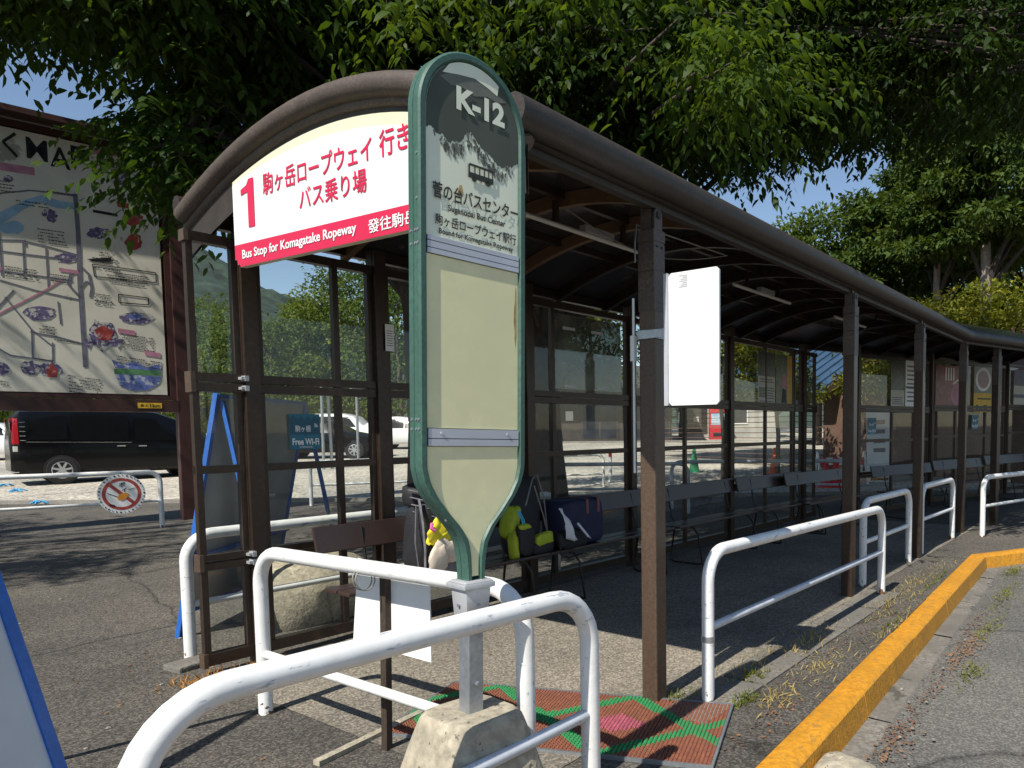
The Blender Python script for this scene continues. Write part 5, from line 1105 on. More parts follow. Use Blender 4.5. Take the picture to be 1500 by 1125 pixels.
# underside of the overhanging crowns, as a height over the ground plan
def zmin(x, y):
    z = 3.75+.10*max(0, x-7)+.25*max(0, 3.4-y)
    return z
def fill(n, X, Y, dz, keep=lambda x, y, z: True, rr=(.75, 1.15)):
    out = []
    while len(out) < n:
        x = rnd.uniform(*X); y = rnd.uniform(*Y); r = rnd.uniform(*rr); z = zmin(x, y)+r*.45+dz*rnd.random()**1.5
        if keep(x, y, z): out.append((x, y, z, r, .55))
    return out
tA = thing('broadleaf_tree', 'tall dark broadleaf tree spreading over the shelter roof, trunk glimpsed under the eave', 'tree', (8.9, 8.3, 0))
bA = [(5.85,8.25,7.51,0.87,0.55),(5.04,5.58,4.59,0.79,0.55),(5.23,6.33,5.42,0.77,0.55),(6.13,8.46,8.12,0.76,0.55),(5.95,7.19,7.12,0.89,0.55),(6.57,5.93,6.66,0.89,0.55),(6.05,5.3,6.79,0.99,0.55),(4.7,5.75,5.74,0.79,0.55),(7.67,7.86,6.4,1.04,0.55),(4.28,6.6,5.82,0.77,0.55),(7.95,6.94,8.1,0.8,0.55),(5.02,6.98,5.16,0.99,0.55),(5.72,9.56,6.51,0.82,0.55),(6.44,7.15,5.94,0.7,0.55),(5.48,6.87,6.17,0.78,0.55),(6.22,4.98,4.9,0.92,0.55),(5.68,8.15,7.47,0.75,0.55),(4.99,4.17,4.84,1.08,0.55),(7.2,6.78,7.09,0.82,0.55),(7.07,7.38,7.48,0.81,0.55),(7.33,5.84,5.38,0.91,0.55),(5.16,6.16,6.05,0.99,0.55),(4.72,5.3,5.48,0.96,0.55),(6.11,9.5,6.12,0.96,0.55),(5.2,4.26,5.46,0.83,0.55),(6.06,6.64,6.06,0.96,0.55),(4.26,5.92,5.59,0.73,0.55),(6.37,6.09,5.78,1.0,0.55),(4.8,6.94,5.07,1.05,0.55),(4.83,5.72,5.19,1.01,0.55),(5.0,6.84,6.39,0.92,0.55),(6.44,8.65,6.23,0.74,0.55),(3.71,6.15,5.48,1.01,0.55),(4.07,6.3,5.7,0.87,0.55),(7.27,6.6,5.65,0.94,0.55),(4.46,5.78,5.41,0.91,0.55),(4.28,6.53,4.78,1.01,0.55),(7.77,7.13,6.63,1.08,0.55),(6.06,6.89,7.44,0.95,0.55),(5.35,5.43,5.52,1.04,0.55),(6.67,7.27,7.29,0.7,0.55),(5.98,6.2,5.89,0.91,0.55),(5.09,7.81,6.11,0.71,0.55),(5.78,6.07,6.93,0.93,0.55),(5.11,4.33,5.31,1.02,0.55),(4.31,7.45,4.95,0.79,0.55),(7.2,8.28,8.24,0.83,0.55),(4.77,4.81,5.31,1.04,0.55),(7.42,6.1,6.07,1.0,0.55),(7.93,7.25,6.86,1.04,0.55),(10.72,2.36,6.0,0.74,0.55),(6.61,5.03,5.79,0.76,0.55),(10.85,2.77,7.6,0.87,0.55),(8.84,4.82,6.37,1.0,0.55),(10.73,7.05,7.51,0.99,0.55),(9.48,4.64,6.14,0.94,0.55),(6.41,5.41,5.16,1.01,0.55),(7.79,3.27,5.29,0.78,0.55),(7.45,3.45,4.98,0.71,0.55),(8.46,5.66,5.34,0.72,0.55),(9.05,3.88,5.68,0.98,0.55),(8.82,4.09,7.84,0.71,0.55),(6.47,4.02,4.81,0.89,0.55),(9.29,2.83,5.57,0.75,0.55),(9.18,2.18,6.33,1.02,0.55),(10.06,1.21,6.02,0.8,0.55),(11.96,2.22,6.57,0.84,0.55),(13.67,3.63,7.16,0.94,0.55),(5.9,4.79,4.57,0.77,0.55),(8.85,6.96,6.35,1.06,0.55),(11.51,1.14,8.1,1.02,0.55),(8.13,0.95,5.73,0.82,0.55),(8.55,0.97,6.33,0.82,0.55),(7.72,5.58,6.93,0.83,0.55),(9.13,1.12,6.5,1.0,0.55),(11.51,2.0,7.07,1.07,0.55),(7.85,3.57,6.06,1.01,0.55),(7.04,4.05,5.99,0.99,0.55),(9.88,2.45,6.0,0.89,0.55),(7.42,1.84,5.91,0.89,0.55),(7.83,2.1,6.33,0.79,0.55),(12.87,3.75,8.2,1.05,0.55),(13.05,1.82,7.57,0.83,0.55),(7.62,5.84,5.52,1.08,0.55),(7.59,2.59,5.98,0.73,0.55),(6.28,3.78,5.61,0.76,0.55),(9.06,5.62,7.9,0.87,0.55),(12.1,3.83,7.07,0.91,0.55),(6.27,4.14,4.76,1.03,0.55),(10.3,8.44,9.96,0.78,0.55),(8.01,6.03,7.68,0.79,0.55),(11.19,3.46,8.64,1.0,0.55),(9.81,5.0,5.83,0.88,0.55),(11.8,2.05,6.82,1.03,0.55),(9.74,3.52,5.98,0.99,0.55),(9.12,4.65,6.79,0.73,0.55),(10.21,2.38,7.12,0.96,0.55),(7.87,4.92,5.92,1.1,0.55),(7.03,3.11,4.97,0.79,0.55),(13.16,1.6,9.36,1.05,0.55),(13.06,4.07,8.2,0.91,0.55),(14.53,1.63,8.55,1.08,0.55),(10.25,2.15,7.81,1.1,0.55),(11.48,6.38,6.46,0.77,0.55),(9.29,2.24,6.71,0.91,0.55),(9.26,7.42,7.27,0.81,0.55),(10.62,5.42,6.77,1.0,0.55),(7.21,5.29,5.12,0.86,0.55),(9.86,6.75,9.47,0.98,0.55),(14.49,1.39,7.47,0.85,0.55),(8.41,5.03,5.6,0.91,0.55),(10.66,5.88,6.28,0.81,0.55),(13.05,1.97,6.91,0.82,0.55),(7.54,1.52,5.04,0.75,0.55),(7.63,3.03,5.02,0.72,0.55),(10.31,2.32,6.51,1.09,0.55),(8.22,0.8,4.91,0.77,0.55),(8.22,3.99,5.34,0.72,0.55),(6.81,5.73,5.43,0.8,0.55),(7.74,3.85,5.06,0.72,0.55),(10.97,3.57,6.9,1.07,0.55),(6.5,4.32,5.09,1.0,0.55),(11.3,4.74,6.59,0.92,0.55),(5.68,4.27,4.87,0.96,0.55),(10.88,1.52,6.61,0.97,0.55),(11.37,2.24,6.58,0.87,0.55),(6.48,4.85,5.31,0.97,0.55),(9.06,3.52,5.8,0.84,0.55),(10.36,2.11,6.1,1.08,0.55),(8.72,5.19,5.9,0.86,0.55),(13.55,2.55,7.06,0.94,0.55),(9.99,3.66,6.08,0.9,0.55),(12.8,3.42,7.28,0.74,0.55),(8.92,4.83,6.05,1.06,0.55),(8.16,2.56,5.38,1.07,0.55),(10.65,5.64,6.04,0.83,0.55),(14.29,1.63,7.4,0.83,0.55),(6.6,4.15,5.07,0.8,0.55),(6.38,5.49,4.85,0.78,0.55),(10.88,4.41,6.79,1.04,0.55),(7.54,1.47,5.27,0.81,0.55),(6.52,5.69,5.1,0.89,0.55),(9.81,7.65,6.89,0.77,0.55),(11.01,3.21,6.15,0.76,0.55),(8.44,1.96,5.59,0.78,0.55),(8.0,1.27,5.34,1.08,0.55),(6.8,3.6,5.05,0.86,0.55),(6.59,4.15,4.61,0.76,0.55),(10.95,6.12,6.14,0.73,0.55),(14.59,1.75,7.54,1.09,0.55),(11.15,6.21,6.74,0.89,0.55),(6.13,3.66,4.72,0.84,0.55),(11.01,2.4,6.49,0.89,0.55),(9.33,4.44,5.83,1.03,0.55),(14.36,3.15,7.86,1.04,0.55),(14.94,1.35,7.88,0.77,0.55),(7.99,3.07,5.93,1.09,0.55),(9.76,1.17,7.06,0.71,0.55),(15.41,2.26,9.19,0.97,0.55),(9.39,1.47,6.18,0.92,0.55),(10.99,4.5,7.63,0.83,0.55),(9.93,3.06,7.12,0.84,0.55),(15.66,1.32,10.11,1.04,0.55),(13.6,4.7,7.48,0.81,0.55),(12.81,3.28,8.64,0.84,0.55),(13.53,4.7,8.73,0.88,0.55),(13.79,3.36,8.79,1.09,0.55),(11.93,3.34,7.53,0.73,0.55),(14.15,1.82,9.54,0.72,0.55),(13.96,4.24,7.87,0.85,0.55),(13.9,3.3,9.98,0.87,0.55),(11.03,1.94,7.1,0.82,0.55),(10.32,3.07,8.05,0.96,0.55),(9.35,2.09,6.12,0.79,0.55),(9.38,1.99,5.99,0.73,0.55),(8.02,2.78,6.83,0.92,0.55),(12.94,3.14,9.34,1.03,0.55),(12.07,1.29,6.57,0.97,0.55),(11.56,1.36,8.14,0.89,0.55),(8.97,3.1,6.73,1.03,0.55),(7.62,3.35,4.99,0.84,0.55),(10.14,1.36,6.32,0.81,0.55),(10.98,2.76,7.7,0.95,0.55),(8.73,2.46,6.65,1.09,0.55),(9.93,4.37,8.65,1.0,0.55),(7.48,3.35,5.69,0.89,0.55),(14.63,1.65,8.31,0.83,0.55),(14.01,3.14,8.28,0.78,0.55),(11.06,4.84,9.24,0.71,0.55),(11.89,2.94,6.9,0.73,0.55),(13.48,3.62,7.85,0.92,0.55),(13.77,1.16,7.29,0.91,0.55),(13.19,4.49,8.69,0.75,0.55),(10.76,2.26,8.1,1.01,0.55),(13.92,1.74,7.06,0.78,0.55),(10.04,2.85,7.8,0.78,0.55),(12.47,4.71,7.2,1.08,0.55),(11.77,1.25,6.5,0.78,0.55),(10.12,4.68,8.39,0.85,0.55),(9.29,1.24,5.97,0.86,0.55),(9.08,3.59,7.08,0.81,0.55),(8.62,2.78,6.09,0.79,0.55),(9.94,2.29,6.16,0.98,0.55),(12.53,2.39,8.58,0.77,0.55),(11.32,3.39,7.94,0.94,0.55),(8.5,2.38,6.83,1.01,0.55),(11.83,3.08,8.91,0.81,0.55),(10.06,1.87,7.75,1.03,0.55),(13.91,4.45,7.79,0.89,0.55),(10.89,1.9,7.26,0.99,0.55),(10.47,4.49,7.39,1.04,0.55),(13.74,3.31,8.57,0.88,0.55),(13.63,3.05,7.21,0.78,0.55),(12.41,1.97,8.81,0.82,0.55),(12.67,1.47,8.63,1.1,0.55),(10.66,1.74,7.26,0.7,0.55),(11.02,1.85,7.24,0.89,0.55),(11.85,4.29,7.63,0.93,0.55),(10.63,4.54,8.18,0.83,0.55),(9.89,3.93,6.74,0.78,0.55),(9.09,2.06,6.2,0.72,0.55),(10.6,4.07,6.24,0.77,0.55),(14.11,3.41,8.89,1.05,0.55),(8.47,2.52,5.73,0.81,0.55),(10.94,1.05,6.3,1.08,0.55),(10.58,2.83,6.26,1.09,0.55),(12.22,2.66,6.66,0.78,0.55),(14.91,1.23,8.06,0.99,0.55),(11.9,4.81,6.84,1.0,0.55),(14.31,3.71,8.01,0.83,0.55),(11.91,4.47,6.95,0.81,0.55),(13.52,3.94,7.61,1.0,0.55),(12.07,2.14,6.72,1.02,0.55),(12.54,2.85,6.7,0.86,0.55),(11.79,4.4,7.09,0.78,0.55),(14.35,3.46,8.09,1.04,0.55),(9.33,2.72,6.06,0.92,0.55),(11.38,1.16,6.66,0.76,0.55),(12.51,2.0,6.76,1.0,0.55),(12.98,2.95,7.0,0.94,0.55),(11.63,4.5,6.7,1.05,0.55),(8.75,3.89,5.75,1.01,0.55),(14.41,3.74,7.66,0.94,0.55),(9.79,1.69,6.02,0.81,0.55),(8.86,3.3,5.68,0.91,0.55),(10.92,0.95,6.18,1.02,0.55),(12.47,1.73,6.81,0.97,0.55),(11.02,3.86,6.59,1.02,0.55),(10.86,3.78,6.33,0.74,0.55),(12.41,2.69,6.88,0.94,0.55),(8.53,3.73,5.43,0.84,0.55),(10.91,2.38,6.57,1.0,0.55),(13.67,2.54,7.41,0.91,0.55),(9.29,2.94,5.97,1.02,0.55),(9.62,4.04,9.75,0.95,0.55),(9.92,6.43,10.84,0.78,0.55),(5.19,6.24,8.73,0.75,0.55),(3.91,7.05,8.92,0.78,0.55),(7.1,3.84,9.61,0.96,0.55),(4.9,8.83,8.9,0.9,0.55),(5.91,5.6,8.7,0.95,0.55),(10.24,2.13,8.79,0.84,0.55),(7.42,6.4,6.88,0.84,0.55),(4.23,5.56,7.4,1.04,0.55),(10.16,3.67,9.85,0.72,0.55),(8.03,0.7,8.77,0.81,0.55),(10.44,2.59,10.03,0.76,0.55),(7.15,11.49,12.89,1.04,0.55),(11.75,5.55,9.09,0.81,0.55),(7.53,9.46,10.86,0.74,0.55),(12.16,2.32,10.28,0.97,0.55),(6.02,6.36,10.14,0.87,0.55),(12.38,4.07,10.52,0.98,0.55),(11.66,3.73,10.37,0.85,0.55),(8.27,9.43,11.03,0.7,0.55),(6.58,8.03,11.83,0.89,0.55),(10.85,5.57,10.07,1.05,0.55),(13.55,3.16,10.19,1.0,0.55),(7.01,3.01,9.31,1.0,0.55),(6.15,5.37,8.62,1.06,0.55),(7.97,4.37,8.44,0.96,0.55),(13.87,1.42,9.6,1.0,0.55),(11.58,3.92,10.29,0.96,0.55),(7.39,4.44,8.97,0.94,0.55),(12.85,4.07,12.44,0.74,0.55),(9.45,4.01,9.32,1.04,0.55),(9.28,4.32,8.93,0.82,0.55),(6.71,4.01,8.98,1.07,0.55),(8.69,2.72,9.27,0.91,0.55),(11.38,3.45,10.07,0.73,0.55),(8.32,4.51,9.77,0.72,0.55),(7.55,3.5,9.41,1.03,0.55),(5.13,4.08,6.57,1.09,0.55),(8.5,7.57,10.69,1.03,0.55),(6.51,6.12,8.89,1.1,0.55),(4.99,6.08,7.02,1.02,0.55),(7.23,2.18,9.25,1.09,0.55),(7.74,1.91,7.64,1.01,0.55),(6.2,10.2,10.33,0.92,0.55),(6.01,7.3,9.62,0.73,0.55),(5.97,3.79,7.69,0.79,0.55),(4.9,4.3,6.73,0.77,0.55),(6.96,10.07,12.34,1.05,0.55),(10.65,5.92,10.45,0.98,0.55),(3.67,6.31,6.86,0.8,0.55),(11.35,1.25,10.07,1.0,0.55),(13.72,2.51,10.79,0.81,0.55),(12.54,2.26,9.91,0.86,0.55),(6.09,6.87,9.19,1.0,0.55),(7.13,12.12,12.96,0.79,0.55),(10.42,1.28,9.88,0.98,0.55),(7.38,10.71,10.43,0.94,0.55),(4.74,4.52,6.47,0.8,0.55),(12.56,4.55,13.22,0.95,0.55),(8.48,3.02,8.38,0.8,0.55),(7.42,8.89,10.45,0.83,0.55),(6.54,3.01,7.7,0.8,0.55),(12.1,4.92,12.99,0.86,0.55),(10.8,1.42,9.29,1.0,0.55),(8.61,5.24,10.93,0.89,0.55),(11.97,3.25,11.47,0.76,0.55),(9.83,3.61,9.69,0.86,0.55),(11.1,1.08,9.82,1.02,0.55),(10.17,4.98,10.04,1.05,0.55),(7.13,3.44,7.03,0.89,0.55),(11.53,2.64,8.49,1.05,0.55),(7.3,6.08,9.25,0.98,0.55),(7.18,3.71,7.96,1.02,0.55),(4.12,5.1,8.01,0.89,0.55),(9.61,8.07,8.19,1.01,0.55),(9.99,1.18,9.06,0.74,0.55),(5.57,7.06,8.94,0.97,0.55),(12.91,1.66,10.48,0.95,0.55),(9.8,4.36,10.43,0.93,0.55)]
bB = [(2.4,9.27,6.23,0.85,0.55),(2.38,6.11,5.1,0.71,0.55),(2.04,7.72,5.57,1.1,0.55),(3.47,7.28,5.53,0.96,0.55),(3.73,9.5,7.01,0.91,0.55),(2.44,6.01,5.1,1.0,0.55),(1.85,6.65,5.09,1.05,0.55),(3.94,9.27,7.17,0.99,0.55),(3.07,10.0,7.01,0.88,0.55),(2.82,5.69,4.62,0.75,0.55),(3.63,6.77,5.11,0.95,0.55),(2.69,7.79,5.82,0.84,0.55),(3.67,9.83,7.26,0.97,0.55),(4.48,9.24,6.13,0.97,0.55),(4.44,9.12,6.78,1.06,0.55),(2.76,6.53,5.42,1.03,0.55),(1.86,6.84,5.14,1.04,0.55),(2.38,11.0,6.66,0.86,0.55),(2.8,10.18,6.59,1.05,0.55),(2.33,6.05,5.05,0.99,0.55),(4.52,9.11,7.5,0.9,0.55),(1.92,6.85,5.15,0.94,0.55),(2.15,8.72,5.86,0.94,0.55),(2.34,11.49,7.19,0.83,0.55),(3.39,6.73,5.41,0.88,0.55),(3.29,8.32,6.29,0.92,0.55),(3.73,7.11,5.83,0.87,0.55),(2.09,8.09,5.73,1.09,0.55),(2.18,6.04,4.97,0.87,0.55),(2.03,10.26,6.29,0.95,0.55),(3.05,7.82,5.91,0.97,0.55),(3.67,8.72,6.0,0.71,0.55),(3.99,9.77,6.89,0.8,0.55),(2.74,7.28,5.56,0.85,0.55),(2.73,9.13,6.22,0.82,0.55),(2.53,5.64,4.99,0.93,0.55),(2.11,7.54,5.5,1.02,0.55),(2.16,8.88,5.93,0.98,0.55),(2.28,8.03,5.76,1.03,0.55),(2.92,6.03,5.18,0.83,0.55),(3.51,7.05,5.02,0.79,0.55),(2.43,6.87,5.45,1.02,0.55),(1.97,8.12,5.67,1.02,0.55),(3.17,6.84,5.28,0.75,0.55),(3.01,6.58,5.34,0.84,0.55),(2.56,8.13,5.87,1.07,0.55),(2.33,12.01,7.41,1.05,0.55),(3.38,10.55,6.99,1.07,0.55),(3.93,9.0,6.68,0.97,0.55),(2.23,8.15,5.6,0.79,0.55),(2.68,7.15,5.52,1.02,0.55),(4.02,7.93,6.62,1.07,0.55),(3.78,7.49,6.0,0.71,0.55),(1.97,8.25,5.69,0.97,0.55),(3.31,10.57,6.99,0.94,0.55),(2.83,10.76,7.08,0.89,0.55),(2.15,7.32,5.46,0.91,0.55),(2.55,10.68,6.95,1.07,0.55),(2.72,5.75,5.17,0.95,0.55),(1.86,8.61,5.81,0.81,0.55),(2.77,8.54,6.01,1.01,0.55),(1.72,7.92,5.34,0.75,0.55),(4.52,8.35,5.39,0.73,0.55),(2.37,8.14,5.9,0.84,0.55),(2.91,7.65,5.71,0.78,0.55),(2.29,9.73,6.4,0.99,0.55),(1.81,8.11,5.67,0.85,0.55),(3.29,7.22,5.81,1.02,0.55),(2.65,8.1,6.03,0.9,0.55),(3.06,9.47,6.45,0.88,0.55),(3.3,9.13,6.36,0.73,0.55),(3.32,10.23,6.96,1.07,0.55),(4.24,8.37,5.45,0.8,0.55),(2.57,10.91,7.13,0.96,0.55),(3.8,8.25,6.2,0.99,0.55),(2.28,9.93,6.21,0.7,0.55),(2.71,5.99,4.86,0.74,0.55),(3.11,6.25,4.86,0.71,0.55),(2.6,11.06,7.17,0.97,0.55),(3.96,7.47,5.11,1.02,0.55),(3.48,7.74,5.81,0.99,0.55),(4.15,9.38,6.25,0.72,0.55),(3.56,9.57,6.5,0.8,0.55),(2.61,9.64,6.49,1.0,0.55),(2.56,8.36,5.95,0.84,0.55),(2.15,9.59,6.36,1.09,0.55),(2.86,6.49,5.53,0.98,0.55),(3.31,8.03,6.12,0.89,0.55),(3.08,6.1,4.77,0.74,0.55),(3.78,7.35,5.29,0.88,0.55),(2.09,8.26,5.79,0.78,0.55),(2.26,7.79,5.93,0.98,0.55),(2.0,9.11,6.6,0.93,0.55),(2.09,9.23,6.68,0.77,0.55),(1.79,7.92,6.05,0.89,0.55),(1.9,6.06,5.21,0.89,0.55),(3.43,6.99,5.52,0.72,0.55),(2.21,6.62,5.49,0.82,0.55),(2.0,9.24,6.68,0.72,0.55),(1.86,8.67,6.51,0.91,0.55),(2.26,5.79,5.69,0.97,0.55),(1.37,7.02,5.74,0.97,0.55),(2.81,6.66,5.87,0.86,0.55),(1.53,7.62,5.66,1.0,0.55),(1.91,7.25,6.25,0.96,0.55),(2.14,6.38,5.16,0.83,0.55),(2.64,7.08,5.52,0.8,0.55),(1.88,7.8,6.25,0.8,0.55),(2.1,7.24,6.06,0.72,0.55),(2.35,7.91,5.83,0.81,0.55),(1.98,8.02,6.13,0.96,0.55),(2.83,6.35,5.65,0.85,0.55),(1.85,7.47,6.26,0.96,0.55),(2.15,8.77,6.94,1.02,0.55),(1.98,8.62,6.19,1.06,0.55),(2.93,5.56,5.48,1.04,0.55),(1.65,7.13,5.6,1.03,0.55),(2.65,8.19,6.23,0.8,0.55),(2.03,7.18,5.6,1.09,0.55),(2.79,5.59,5.19,0.79,0.55),(2.9,5.74,4.96,0.82,0.55),(2.42,6.65,5.83,0.9,0.55),(4.24,8.14,7.44,1.03,0.55),(1.93,7.79,8.88,1.09,0.55),(2.47,6.79,8.56,0.87,0.55),(2.19,8.23,9.13,1.08,0.55),(2.74,9.75,9.0,0.74,0.55),(2.8,9.6,8.16,0.94,0.55),(2.36,6.38,7.04,1.05,0.55),(2.09,7.31,7.68,0.83,0.55),(2.32,8.06,8.19,0.89,0.55),(3.42,7.66,8.81,0.75,0.55),(2.71,8.07,8.29,0.91,0.55),(2.47,8.32,8.32,0.7,0.55),(2.84,8.31,8.01,0.89,0.55),(3.15,5.79,7.84,1.05,0.55),(1.94,7.31,8.55,0.92,0.55),(4.51,9.13,7.82,0.72,0.55),(3.34,7.58,9.63,1.0,0.55),(3.86,9.43,9.81,0.92,0.55),(1.68,7.73,8.21,1.03,0.55),(1.7,8.47,8.12,0.99,0.55),(3.26,6.24,8.17,0.98,0.55),(3.77,8.47,8.46,0.71,0.55),(3.32,6.17,7.9,0.93,0.55),(2.83,8.74,9.07,0.97,0.55),(4.12,8.96,7.96,0.81,0.55),(3.6,7.13,8.46,0.86,0.55),(2.35,8.3,8.03,1.01,0.55),(2.49,11.72,9.5,0.99,0.55),(3.7,6.94,6.96,0.79,0.55),(2.91,7.67,8.36,1.08,0.55),(3.03,7.15,3.87,0.32,0.7),(2.99,7.23,4.23,0.32,0.7),(2.55,6.14,3.57,0.32,0.7),(3.19,6.82,4.16,0.32,0.7),(2.95,6.26,4.07,0.32,0.7),(2.61,6.21,3.51,0.32,0.7),(2.94,7.07,4.28,0.32,0.7),(2.8,6.55,3.95,0.32,0.7),(3.12,6.97,4.09,0.32,0.7),(3.02,6.97,4.01,0.32,0.7),(2.98,6.98,4.23,0.32,0.7),(2.99,6.93,3.67,0.32,0.7),(2.67,6.13,3.8,0.32,0.7),(2.92,6.2,3.82,0.32,0.7),(2.98,7.05,4.2,0.32,0.7),(2.85,6.79,3.85,0.32,0.7),(2.85,6.4,3.8,0.32,0.7),(2.99,7.06,3.76,0.32,0.7),(3.11,6.93,4.2,0.32,0.7),(2.87,6.77,4.14,0.32,0.7),(2.79,5.98,3.64,0.32,0.7),(2.94,6.17,4.03,0.32,0.7),(3.15,6.59,3.73,0.32,0.7)]
loc = lambda B, o: [(x-o[0], y-o[1], z, r, f) for x, y, z, r, f in B]
limbs(tA, [(0, 0, -.1), (.02, .03, 1.2), (-.05, 0, 2.6), (-.25, -.2, 3.8), (-.5, -.5, 5.2), (-.7, -.8, 6.6)], .36, loc(bA, (8.9, 8.3)), m_limb)
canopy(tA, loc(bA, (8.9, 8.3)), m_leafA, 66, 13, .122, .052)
tB = thing('broadleaf_tree', 'leafy broadleaf tree behind the green stop sign whose branches hang over the map board', 'tree', (5.3, 6.7, 0))
limbs(tB, [(0, 0, -.1), (0, .02, 1.5), (-.05, .05, 2.8), (-.3, .1, 4.0), (-.6, .1, 5.4)], .24, loc(bB, (5.3, 6.7)), m_limb)
canopy(tB, loc(bB, (5.3, 6.7)), m_leafB, 66, 13, .122, .050)
# a low sprig in the sun above the shelter roof belongs to the second tree
# generic background tree
def bgtree(name, lbl, cat, x, y, H, Rr, mat, bark, n=4200, ls=.34, base=.25, tr=.16, grp=None, kind='round', seed=0, nc=46):
    z0 = gz(x, y) if math.hypot(x, y) < 80 else gz(x, y)
    t = thing(name, lbl, cat, (x, y, z0), 0, grp); rg = np.random.default_rng(seed)
    b = MB(); P = [(0, 0, -.3), (.05, 0, H*.25), (-.05, .06, H*.5), (0, 0, H*.85 if kind == 'conifer' else H*.7)]; b.tube(P, [tr, tr*.8, tr*.6, tr*.2], 9); b.build('trunk', bark, t, smooth=60)
    cl = []
    for i in range(nc):
        a = rg.uniform(0, 6.283); h = rg.uniform(base, 1.0)
        if kind == 'conifer': rad = Rr*(1.05-h)/(1.05-base)*rg.uniform(.35, 1.0); sz = Rr*.34
        else: rad = Rr*math.sqrt(max(.05, 1-((h-.58)/.46)**2))*rg.uniform(.45, .95); sz = Rr*rg.uniform(.26, .42)
        cl.append((rad*math.cos(a), rad*math.sin(a), h*H*.94, sz))
    cl = np.array(cl); k = rg.integers(0, nc, n); v = rg.normal(size=(n, 3)); v /= np.linalg.norm(v, axis=1, keepdims=True)
    p = cl[k, :3]+v*(cl[k, 3:]*(rg.random((n, 1))**.4))*np.array((1, 1, .55 if kind != 'conifer' else .35))
    d = v*.8+rg.normal(size=(n, 3))*.5; d[:, 2] -= .35; N_ = np.array((0, 0, 1.))+rg.normal(size=(n, 3))*.5+v*.6
    l = rg.uniform(.7, 1.3, n)*ls
    b = MB()
    for i in range(0, nc, 3): b.tube([(0, 0, cl[i, 2]*.75), tuple(cl[i, :3]*np.array((.5, .5, .95))), tuple(cl[i, :3])], [tr*.35, tr*.22, tr*.08], 5)
    b.build('limb', m_limb, t, smooth=60)
    leafmesh('crown', p, d, N_, l, l*.55, mat, t); return t
sp = [(4.75, 2.55, 3.95, .42, .6), (4.4, 2.75, 4.15, .45, .6), (5.1, 2.7, 4.25, .5, .6), (3.9, 3.0, 4.5, .5, .6), (5.5, 2.8, 4.4, .42, .6), (3.6, 3.6, 4.4, .45, .6), (3.2, 4.2, 4.35, .4, .6)]
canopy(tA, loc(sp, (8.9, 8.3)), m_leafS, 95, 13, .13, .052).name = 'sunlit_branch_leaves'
b = MB()
for x, y, z, r, f in sp: b.tube([(x-8.9+1.2, y-8.3+1.6, z+.5), (x-8.9+.5, y-8.3+.8, z+.25), (x-8.9-.2, y-8.3-.1, z)], [.03, .02, .006], 6)
b.build('limb', m_bark, tA, smooth=60)
# shade tree outside the left picture edge: it throws the shade on the pavement and on the map board
bS = [(x, y, z+rnd.uniform(.6, 4.2), r, f) for x, y, z, r, f in fill(64, (-8.5, -.6), (9.0, 15.5), 1.0, rr=(.85, 1.25))]
tS = thing('broadleaf_tree', 'broadleaf tree left of the map board, shading the pavement', 'tree', (-6.0, 12.6, 0))
limbs(tS, [(0, 0, -.1), (0, 0, 2), (.1, .1, 4), (.2, 0, 6)], .28, loc(bS, (-6, 12.6)), m_bark); canopy(tS, loc(bS, (-6, 12.6)), m_leafB, 34, 10, .13, .06)
def far(px, d): return at(d, (px-950)/1058*d)
kinds = {'f': ('round mid green tree', m_forest, m_bark, 'round'), 'l': ('light green leafy tree', m_forestlt, m_bark, 'round'), 'c': ('dark conifer', m_conifer, m_bark, 'conifer')}
TR = [  # px, distance, height, radius, kind, place words
 (-150, 46, 8, 4.2, 'f', 'farthest left behind the map board'), (-40, 42, 6.5, 3.6, 'l', 'behind the left end of the map board'), (60, 47, 7.5, 4.2, 'f', 'right behind the roof of the black minivan'), (150, 44, 7, 3.8, 'l', 'behind the bonnet of the black minivan'), (235, 48, 8.5, 4.3, 'f', 'just left of the shelter end seen past the map board post'),
 (300, 44, 8.6, 4.0, 'l', 'framed by the narrow glass end panel'), (352, 49, 9.5, 4.3, 'f', 'behind the thick wall post at the gable'), (405, 43, 7.6, 3.6, 'f', 'above the wifi sticker'), (455, 50, 10, 4.2, 'c', 'darkest one above the parked cars'), (492, 44, 9.0, 3.7, 'l', 'at the thin mullion left of the stop sign'), (535, 47, 11.5, 4.2, 'f', 'highest one left of the stop sign'), (590, 43, 11, 4.0, 'f', 'touching the left edge of the stop sign'),
 (650, 52, 12, 4.6, 'f', 'behind the stop sign and the shop'), (730, 50, 12, 4.6, 'c', 'behind the shop roof right of the stop sign'), (800, 47, 12, 4.4, 'f', 'behind the shop entrance'), (870, 50, 13, 4.6, 'f', 'behind the shop, left of the front post'), (950, 54, 12, 4.6, 'c', 'behind the front post with the white panel'), (1030, 54, 12, 4.4, 'f', 'behind the vending machine'), (1110, 54, 12, 4.2, 'f', 'behind the pale kiosk'),
 (1200, 34, 11.0, 2.9, 'f', 'beside the patch of open sky'), (1262, 30, 11.5, 3.0, 'c', 'above the second front post from the white panel'), (1330, 33, 14.5, 3.4, 'c', 'left of the two pale trunks'), (1372, 27, 13, 2.6, 'c', 'with the left one of the two pale trunks above the roof'), (1442, 25, 14, 2.8, 'c', 'with the right and thicker pale trunk above the roof'), (1500, 31, 15, 3.4, 'f', 'at the right picture edge above the roof'), (1590, 28, 13, 3.4, 'f', 'beyond the right picture edge'), (1400, 40, 16, 4.4, 'f', 'tall behind the two pale trunks')]
